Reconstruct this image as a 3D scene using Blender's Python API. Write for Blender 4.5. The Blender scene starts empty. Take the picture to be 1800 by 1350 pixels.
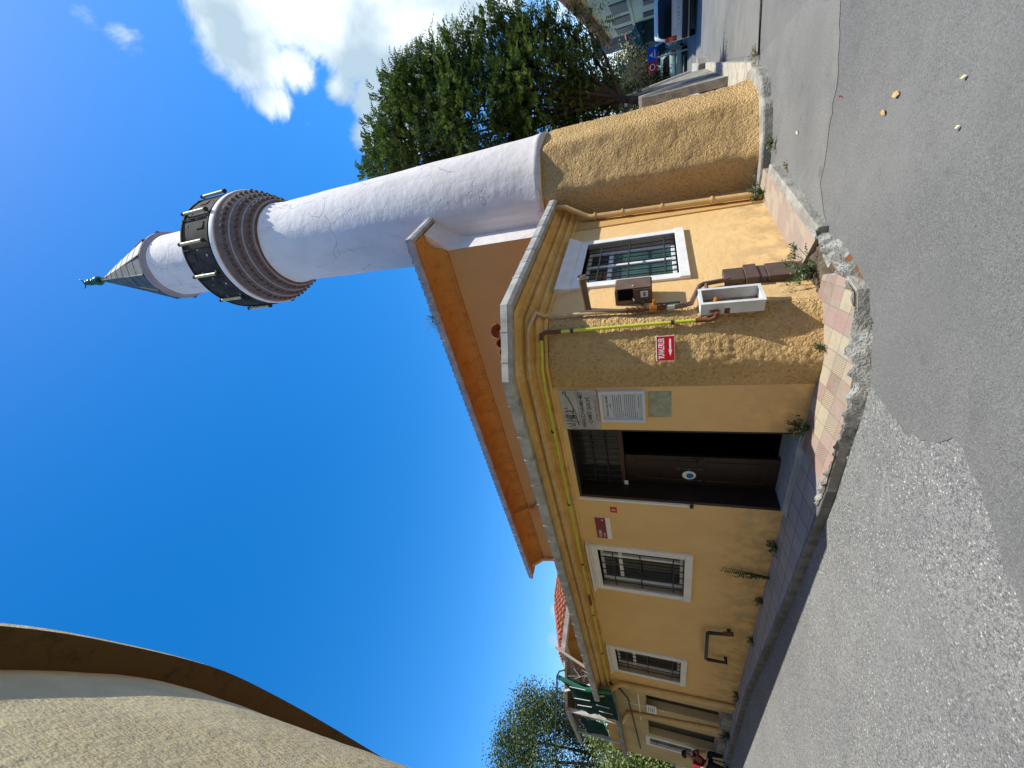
import bpy, bmesh, math, random
import numpy as np
from mathutils import Vector, Matrix, noise
random.seed(7); RNG = random.Random(11)
SC = bpy.context.scene; COL = SC.collection
rad = math.radians

# ------------------------------------------------------------------ camera
FPX, PITCH, ROLL, HCAM = 695.0, rad(19.989), rad(-1.393), 1.6
_cr, _sr, _cp, _sp = math.cos(ROLL), math.sin(ROLL), math.cos(PITCH), math.sin(PITCH)
_R = np.array([[1,0,0],[0,_cp,-_sp],[0,_sp,_cp]]) @ np.array([[_cr,-_sr,0],[_sr,_cr,0],[0,0,1]])
def _tow(v): return np.array([v[0], -v[2], v[1]])
_right, _upv, _back = _tow(_R[:,0]), _tow(_R[:,1]), _tow(_R[:,2])
cam_d = bpy.data.cameras.new('camera'); cam = bpy.data.objects.new('camera', cam_d); COL.objects.link(cam)
cam_d.sensor_fit = 'HORIZONTAL'; cam_d.sensor_width = 36; cam_d.lens = FPX/1800*36
cam_d.clip_start = 0.05; cam_d.clip_end = 2000
m = Matrix.Identity(4)
for i in range(3):
    m[i][0], m[i][1], m[i][2] = -_upv[i], _right[i], _back[i]     # the photographer turned the phone on its side
m[2][3] = HCAM
cam.matrix_world = m
SC.camera = cam

# ------------------------------------------------------------------ sun and sky
SUN_AZ, SUN_EL = rad(111.5), rad(59.3)
sd = bpy.data.lights.new('sun', 'SUN'); sd.energy = 4.6; sd.angle = rad(0.5); sd.color = (1.0, 0.97, 0.86)
sun = bpy.data.objects.new('sun', sd); COL.objects.link(sun)
SDIR = Vector((math.sin(SUN_AZ)*math.cos(SUN_EL), math.cos(SUN_AZ)*math.cos(SUN_EL), math.sin(SUN_EL)))
sun.rotation_euler = SDIR.to_track_quat('Z', 'Y').to_euler(); sun.location = (20, -8, 40)
SC.view_settings.view_transform = 'Standard'; SC.view_settings.look = 'None'
SC.view_settings.gamma = 1.0; SC.view_settings.exposure = 0.5
SC.cycles.max_bounces = 6; SC.cycles.use_denoising = True

def ray(px, py):
    v = _R @ np.array([675-py, -(px-900), -FPX]); v = _tow(v); return v/np.linalg.norm(v)
O = np.array([0, 0, HCAM])

W = bpy.data.worlds.new('World'); SC.world = W; W.use_nodes = True
nt = W.node_tree; nt.nodes.clear()
def wn(t, **k):
    n = nt.nodes.new(t)
    for a, b in k.items(): setattr(n, a, b)
    return n
sky = wn('ShaderNodeTexSky', sky_type='NISHITA', sun_disc=False); sky.sun_elevation = SUN_EL; sky.sun_rotation = SUN_AZ
sky.air_density = 1.0; sky.dust_density = 0.35; sky.ozone_density = 2.2
tc = wn('ShaderNodeTexCoord')
def wmath(op, a, b=None, clamp=False):
    n = wn('ShaderNodeMath', operation=op, use_clamp=clamp)
    for i, v in enumerate((a, b)):
        if v is None: continue
        if isinstance(v, (int, float)): n.inputs[i].default_value = v
        else: nt.links.new(v, n.inputs[i])
    return n.outputs[0]
def wmap(v, a, b, c, d, smooth=True):
    n = wn('ShaderNodeMapRange', interpolation_type='SMOOTHSTEP' if smooth else 'LINEAR')
    nt.links.new(v, n.inputs[0])
    for i, x in zip((1,2,3,4), (a,b,c,d)): n.inputs[i].default_value = x
    return n.outputs[0]
warp = wn('ShaderNodeTexNoise'); warp.inputs['Scale'].default_value = 5; warp.inputs['Detail'].default_value = 4
nt.links.new(tc.outputs['Generated'], warp.inputs['Vector'])
def azel(az, el): a, e = rad(az), rad(el); return (math.sin(a)*math.cos(e), math.cos(a)*math.cos(e), math.sin(e))
# banks of cloud: compass bearing, height above the horizon, angular radius, weight
BLOBS = [(58.3,50.3,.035,.42),(55.5,49.2,.045,.50),(54.8,40.2,.07,1.1),(51.8,40,.085,1.15),(48.6,40.2,.07,1.0),(45.2,41,.055,.8),(54.5,37,.09,1.1),(51,36,.06,.9),(57,33,.13,1.3),(50.5,32.5,.10,1.3),(62,36,.10,1.2),
         (46.5,30.5,.10,1.3),(42.4,30,.075,1.2),(38.0,31.5,.07,1.3),(43.5,33,.06,1.0),(47,36.5,.06,.9),(40.5,30.5,.08,1.3),(45,27.5,.12,1.3),(48,25,.14,1.3),(43,26,.12,1.3),(38,27,.10,1.1),(47,19,.12,1.2),(52,22,.14,1.3),(46.5,13.5,.06,.8),(43.3,8.5,.035,.66),
         (-30.7,12.4,.03,.6),(-34,12.2,.035,.7),(41,38.5,.02,.5)]
tot = None
for az, el, r, w_ in BLOBS:
    d = wn('ShaderNodeVectorMath', operation='DISTANCE'); nt.links.new(tc.outputs['Generated'], d.inputs[0]); d.inputs[1].default_value = azel(az, el)
    v = wmath('MULTIPLY', wmap(d.outputs['Value'], 0, r*1.35, 1, 0), w_)
    tot = v if tot is None else wmath('MAXIMUM', tot, v)
nz = wn('ShaderNodeTexNoise'); nz.inputs['Scale'].default_value = 9; nz.inputs['Detail'].default_value = 12; nz.inputs['Roughness'].default_value = .68; nz.inputs['Distortion'].default_value = .6
nt.links.new(tc.outputs['Generated'], nz.inputs['Vector'])
dens = wmath('ADD', tot, wmath('MULTIPLY', wmath('SUBTRACT', nz.outputs[0], .5), 1.55))
mask = wmath('MULTIPLY', wmap(dens, .36, .88, 0, 1), wmap(tot, .02, .25, 0, 1))
nz2 = wn('ShaderNodeTexNoise'); nz2.inputs['Scale'].default_value = 4.5; nz2.inputs['Detail'].default_value = 5
nt.links.new(tc.outputs['Generated'], nz2.inputs['Vector'])
cr = wn('ShaderNodeValToRGB'); cr.color_ramp.elements[0].position = .40; cr.color_ramp.elements[0].color = (3.1,4.1,4.9,1)
cr.color_ramp.elements[1].position = .6; cr.color_ramp.elements[1].color = (8.0,8.5,8.7,1)
nt.links.new(nz2.outputs[0], cr.inputs[0])
hs = wn('ShaderNodeHueSaturation'); hs.inputs['Saturation'].default_value = 1.43; hs.inputs['Value'].default_value = 1.42
nt.links.new(sky.outputs[0], hs.inputs['Color'])
tint = wn('ShaderNodeMix', data_type='RGBA', blend_type='MULTIPLY'); tint.inputs[0].default_value = 1; nt.links.new(hs.outputs[0], tint.inputs[6]); tint.inputs[7].default_value = (1.16,1.03,1.06,1)
mx = wn('ShaderNodeMix', data_type='RGBA'); nt.links.new(mask, mx.inputs[0]); nt.links.new(tint.outputs[2], mx.inputs[6]); nt.links.new(cr.outputs[0], mx.inputs[7])
bg = wn('ShaderNodeBackground'); bg.inputs['Strength'].default_value = 0.12; nt.links.new(mx.outputs[2], bg.inputs['Color'])
ow = wn('ShaderNodeOutputWorld'); nt.links.new(bg.outputs[0], ow.inputs[0])

# ------------------------------------------------------------------ frames of reference
D1 = np.array([-0.80921, 0.58752, 0.0]); N1 = np.array([-0.58752, -0.80921, 0.0])      # street front: along (leftwards), outwards
D2 = np.array([0.67456, 0.73822, 0.0]);  N2 = np.array([0.73822, -0.67456, 0.0])       # side front: along (away), outwards
C1 = np.array([0.1611, 4.606, 0.0]); C2 = np.array([0.711, 4.606, 0.0])                # the two bends of the corner
DK = (C2-C1)/np.linalg.norm(C2-C1); NK = np.array([DK[1], -DK[0], 0.0])
UP = np.array([0, 0, 1.0])
def F(s, z, o=0.0): return C1 + D1*s + N1*o + UP*z
def S(t, z, o=0.0): return C2 + D2*t + N2*o + UP*z
def K(w, z, o=0.0): return C1 + DK*w + NK*o + UP*z
def hit(px, py, P0, n):
    r = ray(px, py); return O + r*((n@(P0-O))/(n@r))
def fs(px, py, o=0.0):
    X = hit(px, py, C1+N1*o, N1); return (X-C1)@D1, X[2]
def ss(px, py, o=0.0):
    X = hit(px, py, C2+N2*o, N2); return (X-C2)@D2, X[2]
def kk(px, py, o=0.0):
    X = hit(px, py, C1+NK*o, NK); return (X-C1)@DK, X[2]
def s_out(px, py, t):
    X = hit(px, py, C2+D2*t, D2); return (X-C2)@N2, X[2]
def ground(px, py, z=0.0):
    r = ray(px, py); return O + r*((z-HCAM)/r[2])
def at(px, py, dist):                       # point seen at a horizontal distance
    r = ray(px, py); return O + r*(dist/math.hypot(r[0], r[1]))
def gz(x, y):
    u = x*.6157+y*.788
    return -.022*min(max(0, u-9), 50)

# ------------------------------------------------------------------ object helpers
def thing(name, label, cat, loc=(0,0,0), rot=0.0, group=None):
    o = bpy.data.objects.new(name, None); COL.objects.link(o); o.location = [float(v) for v in loc]; o.rotation_euler = (0, 0, rot)
    o.empty_display_size = .1
    tag(o, label, cat, group); return o
def tag(o, label=None, cat=None, group=None, kind=None):
    for k, v in (('label', label), ('category', cat), ('group', group), ('kind', kind)):
        if v: o[k] = v
    return o
class MB:
    def __init__(s): s.v = []; s.f = []
    def add(s, vs, fs):
        n = len(s.v); s.v += [tuple(float(c) for c in v) for v in vs]; s.f += [tuple(i+n for i in f) for f in fs]; return s
    def quad(s, a, b, c, d): return s.add([a,b,c,d], [(0,1,2,3)])
    def box(s, o, a, b, c):                    # corner and three edge vectors
        o, a, b, c = map(np.array, (o, a, b, c)); v = [o, o+a, o+a+b, o+b, o+c, o+a+c, o+a+b+c, o+b+c]
        return s.add(v, [(0,3,2,1),(4,5,6,7),(0,1,5,4),(1,2,6,5),(2,3,7,6),(3,0,4,7)])
    def fbox(s, fr, u0, u1, z0, z1, o0, o1):   # box in one of the wall frames
        p = lambda u, z, o: fr(u, z, o)
        v = [p(u0,z0,o0),p(u1,z0,o0),p(u1,z0,o1),p(u0,z0,o1),p(u0,z1,o0),p(u1,z1,o0),p(u1,z1,o1),p(u0,z1,o1)]
        return s.add(v, [(0,3,2,1),(4,5,6,7),(0,1,5,4),(1,2,6,5),(2,3,7,6),(3,0,4,7)])
    def tube(s, pts, r, n=10, cap=True):
        pts = [Vector([float(c) for c in p]) for p in pts]; rs = r if isinstance(r, (list, tuple)) else [r]*len(pts)
        t0 = (pts[1]-pts[0]).normalized(); a = t0.orthogonal().normalized(); rings = []
        for i, p in enumerate(pts):
            if i == 0: t = t0
            elif i == len(pts)-1: t = (pts[i]-pts[i-1]).normalized()
            else: t = ((pts[i]-pts[i-1]).normalized()+(pts[i+1]-pts[i]).normalized()).normalized()
            a = (a - t*a.dot(t)).normalized(); b = t.cross(a)
            k = 1.0
            if 0 < i < len(pts)-1: k = 1/max(.6, t.dot((pts[i]-pts[i-1]).normalized()))
            rings.append([p+(a*math.cos(2*math.pi*j/n)+b*math.sin(2*math.pi*j/n))*rs[i]*(k if k < 1.3 else 1.1) for j in range(n)])
        v = [q for rg in rings for q in rg]; f = []
        for i in range(len(pts)-1):
            for j in range(n): f.append((i*n+j, i*n+(j+1)%n, (i+1)*n+(j+1)%n, (i+1)*n+j))
        if cap: f.append(tuple(range(n-1, -1, -1))); f.append(tuple((len(pts)-1)*n+j for j in range(n)))
        return s.add(v, f)
    def lathe(s, c, prof, n=48, cap=True, jitter=None):
        v = []; f = []
        for r, z in prof:
            for j in range(n):
                a = 2*math.pi*j/n; rr = r + (jitter(a, z) if jitter else 0)
                v.append((c[0]+rr*math.cos(a), c[1]+rr*math.sin(a), z))
        for i in range(len(prof)-1):
            for j in range(n): f.append((i*n+j, i*n+(j+1)%n, (i+1)*n+(j+1)%n, (i+1)*n+j))
        if cap: f.append(tuple(range(n-1,-1,-1))); f.append(tuple((len(prof)-1)*n+j for j in range(n)))
        return s.add(v, f)
    def sphere(s, c, r, n=10, k=6, sq=(1,1,1)):
        v = [(c[0], c[1], c[2]-r*sq[2])]; f = []
        for i in range(1, k):
            t = -math.pi/2+math.pi*i/k
            for j in range(n): a = 2*math.pi*j/n; v.append((c[0]+r*sq[0]*math.cos(t)*math.cos(a), c[1]+r*sq[1]*math.cos(t)*math.sin(a), c[2]+r*sq[2]*math.sin(t)))
        v.append((c[0], c[1], c[2]+r*sq[2])); L = len(v)-1
        for j in range(n): f.append((0, 1+(j+1)%n, 1+j)); f.append((L, L-n+j, L-n+(j+1)%n))
        for i in range(k-2):
            for j in range(n): f.append((1+i*n+j, 1+i*n+(j+1)%n, 1+(i+1)*n+(j+1)%n, 1+(i+1)*n+j))
        return s.add(v, f)
    def prism(s, poly, z0, z1):                # plan polygon between two heights (z may be a function)
        n = len(poly); f0 = z0 if callable(z0) else (lambda x, y: z0); f1 = z1 if callable(z1) else (lambda x, y: z1)
        v = [(p[0],p[1],f0(p[0],p[1])) for p in poly]+[(p[0],p[1],f1(p[0],p[1])) for p in poly]
        return s.add(v, [tuple(range(n-1,-1,-1)), tuple(range(n,2*n))]+[(i,(i+1)%n,n+(i+1)%n,n+i) for i in range(n)])
    def sweep(s, path, normals, prof, closed=False):   # path of plan points, outward offset vectors, profile of (o, z)
        v = []; m_ = len(prof)
        for p, nn in zip(path, normals):
            for o, z in prof: v.append(np.array(p)+np.array(nn)*o+UP*z)
        f = []
        for i in range(len(path)-1):
            for j in range(m_-1 if not closed else m_): f.append((i*m_+j, i*m_+(j+1)%m_, (i+1)*m_+(j+1)%m_, (i+1)*m_+j))
        if closed: f.append(tuple(range(m_-1,-1,-1))); f.append(tuple((len(path)-1)*m_+j for j in range(m_)))
        return s.add(v, f)
def root_of(o):
    while o.parent: o = o.parent
    return o
def obj(name, mb, mat, parent=None, local=False, smooth=False, bevel=0, recalc=True):
    me = bpy.data.meshes.new(name); V = np.array(mb.v, float)
    if local: base = np.zeros(3)
    elif parent: base = np.array(root_of(parent).location)
    else: base = np.array([V[:,0].mean(), V[:,1].mean(), V[:,2].min()])
    me.from_pydata([tuple(q) for q in V-base], [], mb.f); me.materials.append(mat)
    if recalc:
        b = bmesh.new(); b.from_mesh(me); bmesh.ops.recalc_face_normals(b, faces=b.faces); b.to_mesh(me); b.free()
    if smooth:
        me.polygons.foreach_set('use_smooth', [True]*len(me.polygons))
        if smooth != 'all': me.set_sharp_from_angle(angle=rad(38))
    o = bpy.data.objects.new(name, me); COL.objects.link(o)
    if parent: o.parent = parent
    elif not local: o.location = base
    if bevel:
        bv = o.modifiers.new('bevel', 'BEVEL'); bv.width = bevel; bv.segments = 2; bv.limit_method = 'ANGLE'; bv.angle_limit = rad(40)
    return o
def text_mesh(name, txt, mat, parent, P, ex, ey, size, width=None, font_scale_x=1.0, lift=0.0, bold=0.0, thick=.001):
    """lettering as a real mesh lying on a plane: P the centre of the line, ex the reading direction, ey up"""
    c = bpy.data.curves.new(name, 'FONT'); c.body = txt; c.size = 1; c.align_x = 'CENTER'; c.align_y = 'CENTER'; c.extrude = 0; c.offset = bold
    t = bpy.data.objects.new(name, c); COL.objects.link(t); bpy.context.view_layer.update()
    me = bpy.data.meshes.new_from_object(t.evaluated_get(bpy.context.evaluated_depsgraph_get()))
    COL.objects.unlink(t); bpy.data.objects.remove(t)
    xs = [v.co.x for v in me.vertices]; ys = [v.co.y for v in me.vertices]
    if not xs: return None
    w0, h0 = max(xs)-min(xs), max(ys)-min(ys); cx, cy = (max(xs)+min(xs))/2, (max(ys)+min(ys))/2
    ky = size/h0; kx = (width/w0) if width else ky*font_scale_x
    ex, ey = np.array(ex, float), np.array(ey, float); en = np.cross(ex, ey)
    base = np.array(root_of(parent).location)
    for v in me.vertices:
        q = np.array(P)+ex*(v.co.x-cx)*kx+ey*(v.co.y-cy)*ky+en*lift-base; v.co = [float(a) for a in q]
    me.materials.clear(); me.materials.append(mat)
    o = bpy.data.objects.new(name, me); COL.objects.link(o); o.parent = parent; return o

# ------------------------------------------------------------------ materials
def material(name, base, rough=.85, c2=None, nscale=2.0, mixa=.5, bump=0.0, bscale=40, bump2=0.0, b2scale=6, metal=0.0, spec=.3, extra=None, detail=6, bdist=.02):
    m_ = bpy.data.materials.new(name); m_.use_nodes = True; t = m_.node_tree; b = t.nodes['Principled BSDF']
    b.inputs['Roughness'].default_value = rough; b.inputs['Metallic'].default_value = metal; b.inputs['Specular IOR Level'].default_value = spec
    g = t.nodes.new('ShaderNodeNewGeometry'); L = t.links.new
    def noise_(sc, det=6, rgh=.55, vec=None):
        n = t.nodes.new('ShaderNodeTexNoise'); n.inputs['Scale'].default_value = sc; n.inputs['Detail'].default_value = det; n.inputs['Roughness'].default_value = rgh
        L(vec or g.outputs['Position'], n.inputs['Vector']); return n.outputs[0]
    def mr(v, a, b_, c=0, d=1):
        n = t.nodes.new('ShaderNodeMapRange'); n.interpolation_type = 'SMOOTHSTEP'; L(v, n.inputs[0])
        for i, x in zip((1,2,3,4), (a,b_,c,d)): n.inputs[i].default_value = x
        return n.outputs[0]
    def mixc(fac, a, b_, blend='MIX'):
        n = t.nodes.new('ShaderNodeMix'); n.data_type = 'RGBA'; n.blend_type = blend
        if isinstance(fac, (int, float)): n.inputs[0].default_value = fac
        else: L(fac, n.inputs[0])
        for i, x in ((6, a), (7, b_)):
            if isinstance(x, tuple): n.inputs[i].default_value = (*x[:3], 1)
            else: L(x, n.inputs[i])
        return n.outputs[2]
    def math_(op, a, b_=None):
        n = t.nodes.new('ShaderNodeMath'); n.operation = op
        for i, x in enumerate((a, b_)):
            if x is None: continue
            if isinstance(x, (int, float)): n.inputs[i].default_value = x
            else: L(x, n.inputs[i])
        return n.outputs[0]
    h = dict(t=t, b=b, g=g, L=L, noise=noise_, mr=mr, mixc=mixc, math=math_)
    col = base
    if c2 is not None: col = mixc(math_('MULTIPLY', mr(noise_(nscale, detail), .35, .65), mixa*2), base, c2)
    if extra:
        r = extra(h, col)
        if r is not None: col = r
    if isinstance(col, tuple): b.inputs['Base Color'].default_value = (*col[:3], 1)
    else: L(col, b.inputs['Base Color'])
    hgt = None
    if bump: hgt = math_('MULTIPLY', noise_(bscale, 5, .6), bump)
    if bump2:
        v = math_('MULTIPLY', noise_(b2scale, 4), bump2); hgt = v if hgt is None else math_('ADD', hgt, v)
    if h.get('height') is not None: hgt = h['height'] if hgt is None else math_('ADD', hgt, h['height'])
    if hgt is not None:
        n = t.nodes.new('ShaderNodeBump'); n.inputs['Distance'].default_value = bdist; n.inputs['Strength'].default_value = 1; L(hgt, n.inputs['Height']); L(n.outputs[0], b.inputs['Normal'])
    return m_
def worley(h, scale, feature='F1', vec=None, rand=1.0):
    n = h['t'].nodes.new('ShaderNodeTexVoronoi'); n.feature = feature; n.inputs['Scale'].default_value = scale; n.inputs['Randomness'].default_value = rand
    h['L'](vec or h['g'].outputs['Position'], n.inputs['Vector']); return n
def wall_extra(amount=.6, low=.8):
    def fn(h, col):
        # trowel marks and splashed dirt on the plaster; the dirt is a band of stains along the foot of the wall
        sp = h['mr'](h['noise'](26, 8, .7), .62, .74); col = h['mixc'](h['math']('MULTIPLY', sp, .35), col, (.45,.24,.07))
        s = h['t'].nodes.new('ShaderNodeSeparateXYZ'); h['L'](h['g'].outputs['Position'], s.inputs[0])
        foot = h['math']('MULTIPLY', h['mr'](s.outputs[2], low+.25, .0), h['mr'](h['noise'](5, 6), .38, .62))
        big = h['mr'](h['noise'](1.1, 7, .65), .5, .72); col = h['mixc'](h['math']('MULTIPLY', big, .16), col, (.50,.36,.20))
        return h['mixc'](h['math']('MULTIPLY', foot, amount), col, (.34,.25,.14))
    return fn
YEL = (.77,.515,.235)
M = {}
M['plaster'] = material('yellow_plaster', YEL, .9, (.71,.455,.20), 1.3, .4, bump=.25, bscale=55, bump2=.5, b2scale=9, extra=wall_extra(), spec=.15)
def rough_extra(h, col):
    n = h['noise'](25, 5, .6); v = worley(h, 40, 'F1'); n2 = h['math']('ABSOLUTE', h['math']('SUBTRACT', h['noise'](19, 5, .6), .5)); hh = h['math']('SUBTRACT', h['math']('MULTIPLY', n, 2.2), h['math']('ADD', h['math']('MULTIPLY', v.outputs['Distance'], .6), h['math']('MULTIPLY', n2, 1.2)))
    h['height'] = h['math']('MULTIPLY', hh, 1.3)
    return wall_extra(.4, .3)(h, h['mixc'](h['mr'](n, .35, .5, .45, 0), col, (.42,.24,.08)))
M['rough'] = material('thrown_rough_plaster', (.76,.51,.235), .93, (.66,.43,.185), 2.2, .4, bump=.3, bscale=80, extra=rough_extra, bdist=.026, spec=.1)
M['trim_y'] = material('yellow_moulding_paint', (.76,.47,.15), .8, (.70,.38,.09), 1.2, .4, bump=.05, bscale=30, spec=.2)
M['hall'] = material('hall_plaster', (.62,.37,.13), .92, (.55,.33,.12), .8, .4, bump=.12, bscale=50, bump2=.4, b2scale=4, spec=.1)
M['soffit'] = material('orange_soffit_paint', (.46,.19,.03), .85, (.38,.155,.025), 1.5, .4, bump=.1, spec=.15)
def drips(dark, amt=.4):
    def fn(h, col):
        mp = h['t'].nodes.new('ShaderNodeMapping'); mp.inputs['Scale'].default_value = (7,7,.8); h['L'](h['g'].outputs['Position'], mp.inputs['Vector'])
        col = h['mixc'](h['math']('MULTIPLY', h['mr'](h['noise'](1.0, 6, .65, mp.outputs[0]), .48, .68), amt), col, dark)
        return h['mixc'](h['math']('MULTIPLY', h['mr'](h['noise'](3.0, 8, .7), .55, .7), amt), col, dark)
    return fn
def shaft_extra(h, col):
    w = h['t'].nodes.new('ShaderNodeTexNoise'); w.inputs['Scale'].default_value = 1.6; w.inputs['Detail'].default_value = 5; h['L'](h['g'].outputs['Position'], w.inputs['Vector'])
    va = h['t'].nodes.new('ShaderNodeVectorMath'); va.operation = 'SCALE'; h['L'](w.outputs['Color'], va.inputs[0]); va.inputs['Scale'].default_value = .8
    ad = h['t'].nodes.new('ShaderNodeVectorMath'); ad.operation = 'ADD'; h['L'](va.outputs[0], ad.inputs[0]); h['L'](h['g'].outputs['Position'], ad.inputs[1])
    v = worley(h, .95, 'DISTANCE_TO_EDGE', ad.outputs[0])
    crack = h['math']('MULTIPLY', h['mr'](v.outputs['Distance'], .0, .008, 1, 0), h['mr'](h['noise'](1.1, 2), .5, .62))
    h['height'] = h['math']('MULTIPLY', crack, -.5)
    col = h['mixc'](h['math']('MULTIPLY', h['mr'](h['noise'](2.2, 8, .7), .5, .75), .3), col, (.50,.50,.55))
    mp = h['t'].nodes.new('ShaderNodeMapping'); mp.inputs['Scale'].default_value = (5,5,.35); h['L'](h['g'].outputs['Position'], mp.inputs['Vector'])
    col = h['mixc'](h['math']('MULTIPLY', h['mr'](h['noise'](1.0, 6, .6, mp.outputs[0]), .5, .72), .30), col, (.42,.39,.35))
    return h['mixc'](h['math']('MULTIPLY', crack, .45), col, (.33,.32,.34))
M['soffit'] = material('orange_soffit_paint', (.56,.29,.07), .85, (.48,.235,.055), 1.5, .4, bump=.1, spec=.15, extra=drips((.22,.13,.05), .5))
M['trim_y'] = material('yellow_moulding_paint', (.78,.52,.20), .8, (.70,.42,.13), 2.2, .5, bump=.05, bscale=30, spec=.2, extra=drips((.36,.22,.09), .4))
M['shaft'] = material('whitewashed_minaret_plaster', (.77,.71,.665), .8, (.70,.65,.61), 1.2, .5, bump=.1, bscale=30, bump2=.8, b2scale=5, extra=shaft_extra, spec=.2)
M['white'] = material('white_paint', (.80,.77,.74), .6, (.70,.68,.66), 6, .4, bump=.1, bscale=40)
M['pvc'] = material('white_window_plastic', (.80,.81,.82), .35, spec=.5)
M['gutter'] = material('grey_gutter_metal', (.47,.46,.43), .55, (.33,.32,.29), 5, .5, bump=.06, bscale=12, spec=.4, extra=lambda h, c: drips((.20,.17,.13), .5)(h, c))
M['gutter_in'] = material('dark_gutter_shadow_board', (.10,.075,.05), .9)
M['iron'] = material('dark_iron', (.035,.04,.045), .55, (.06,.05,.045), 20, .5, metal=.4)
M['gas'] = material('yellow_gas_paint', (.62,.66,.05), .35, (.50,.52,.06), 12, .4, spec=.5)
M['rust'] = material('rusty_fitting', (.10,.05,.03), .7, (.20,.07,.03), 40, .6, bump=.3, bscale=120)
M['brass'] = material('orange_valve', (.50,.20,.04), .45, (.35,.12,.03), 30, .5, metal=.3)
M['beige_pipe'] = material('painted_downpipe', (.70,.46,.19), .45, (.60,.38,.15), 6, .4, spec=.45)
M['conduit'] = material('painted_conduit', (.64,.48,.28), .5, (.5,.36,.2), 9, .5)
M['brown_box'] = material('brown_meter_case', (.16,.10,.075), .5, (.11,.07,.05), 8, .4, bump=.06, bscale=50, spec=.4)
M['brown_duct'] = material('dark_brown_duct', (.105,.065,.055), .5, (.075,.05,.04), 8, .4, spec=.4)
M['case_white'] = material('old_white_cabinet_plastic', (.66,.67,.68), .45, (.56,.57,.56), 7, .4, spec=.4)
def glass_mat(name, base, rough=.06):
    return material(name, base, rough, spec=.6)
M['glass'] = glass_mat('dark_window_glass', (.012,.016,.018))
M['teal'] = material('teal_curtain_behind_glass', (.05,.13,.12), .25, (.035,.09,.085), 3, .6, spec=.5)
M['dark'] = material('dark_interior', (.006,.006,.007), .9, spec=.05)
M['door'] = material('dark_brown_door_enamel', (.022,.012,.010), .42, (.016,.009,.008), 6, .4, spec=.4)
M['door_line'] = material('door_moulding', (.06,.035,.028), .4)
M['marble_step'] = material('pale_blue_marble', (.40,.43,.45), .35, (.30,.33,.36), 6, .6)
M['marble'] = material('grey_marble_slab', (.46,.45,.45), .4, (.36,.35,.36), 5, .6)
M['ink'] = material('black_lettering', (.015,.015,.018), .6)
M['ink2'] = material('grey_lettering', (.10,.10,.12), .6)
M['paper'] = material('printed_panel', (.52,.56,.62), .4)
M['frame_w'] = material('white_plastic_frame', (.62,.63,.66), .4)
M['old_tile'] = material('mossy_green_tile', (.27,.29,.20), .7, (.37,.37,.28), 14, .6, bump=.3, bscale=30)
M['red'] = material('red_sign_enamel', (.50,.005,.012), .3, spec=.5)
M['maroon'] = material('maroon_sign_enamel', (.20,.012,.025), .35, spec=.4)
M['signwhite'] = material('sign_white', (.80,.78,.78), .35)
M['tile_roof'] = material('red_clay_tiles', (.42,.13,.06), .85, (.28,.10,.06), 4, .6, bump=.3, bscale=20)
M['lead'] = material('grey_green_lead', (.135,.14,.115), .65, (.08,.085,.07), 4, .6, bump=.1, bscale=8, spec=.3)
M['green_metal'] = material('green_finial_metal', (.01,.09,.06), .3, metal=.5, spec=.6)
M['corbel'] = material('brown_corbel_paint', (.175,.135,.118), .85, (.13,.10,.09), 6, .5, bump=.15, bscale=40)
M['band'] = material('lavender_band_paint', (.34,.33,.38), .8, (.28,.27,.32), 6, .4)
M['rail'] = material('dark_railing_metal', (.035,.033,.028), .85, (.065,.058,.047), 5, .5, spec=.15)
M['lamp'] = material('pale_lamp_tube', (.62,.52,.22), .4, (.45,.42,.25), 8, .5)
def aggregate(h, col, scale=120, chipcol=(.62,.60,.48), thr=.62, darkc=(.045,.045,.052), amt=1.0):
    v = worley(h, scale); wn_ = h['t'].nodes.new('ShaderNodeSeparateColor'); h['L'](v.outputs['Color'], wn_.inputs[0])
    r, g_ = wn_.outputs[0], wn_.outputs[1]
    core = h['mr'](v.outputs['Distance'], .30, .55, 1, 0)
    big = h['mr'](h['noise'](1.6, 4), .35, .65)
    thr_ = h['mr'](r, thr, thr+.1)
    dk = h['math']('MULTIPLY', h['mr'](g_, .45, .8), amt)
    col = h['mixc'](h['math']('MULTIPLY', dk, .75), col, darkc)
    chips = h['math']('MULTIPLY', h['math']('MULTIPLY', thr_, core), h['math']('ADD', h['math']('MULTIPLY', big, .5), .5))
    h['height'] = h['math']('MULTIPLY', h['math']('SUBTRACT', .5, v.outputs['Distance']), .5)
    return h['mixc'](h['math']('MULTIPLY', chips, .9), col, chipcol)
def coarse(h, col):
    c = aggregate(h, col, 62, (.72,.70,.55), .86, (.06,.06,.066), .9)
    v = worley(h, 190); sp = h['t'].nodes.new('ShaderNodeSeparateColor'); h['L'](v.outputs['Color'], sp.inputs[0])
    c = h['mixc'](h['math']('MULTIPLY', h['mr'](sp.outputs[0], .4, .9), .5), c, (.40,.40,.38))
    c = h['mixc'](h['math']('MULTIPLY', h['mr'](sp.outputs[1], .55, .9), .55), c, (.06,.06,.068))
    st = h['mr'](h['noise'](.7, 5, .6), .45, .7)
    ck = worley(h, .42, 'DISTANCE_TO_EDGE'); cm_ = h['math']('MULTIPLY', h['mr'](ck.outputs['Distance'], .0, .003, 1, 0), h['mr'](h['noise'](1.5, 3), .42, .55))
    c = h['mixc'](h['math']('MULTIPLY', h['mr'](h['noise'](.35, 3), .45, .6), .35), c, (.115,.115,.118))
    return h['mixc'](h['math']('MULTIPLY', cm_, .4), h['mixc'](h['math']('MULTIPLY', st, .25), c, (.27,.27,.26)), (.30,.30,.29))
M['coarse'] = material('worn_coarse_asphalt', (.165,.165,.165), .9, (.21,.208,.20), 1.2, .5, bump=.35, bscale=150, extra=coarse, bdist=.008, spec=.25)
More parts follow.
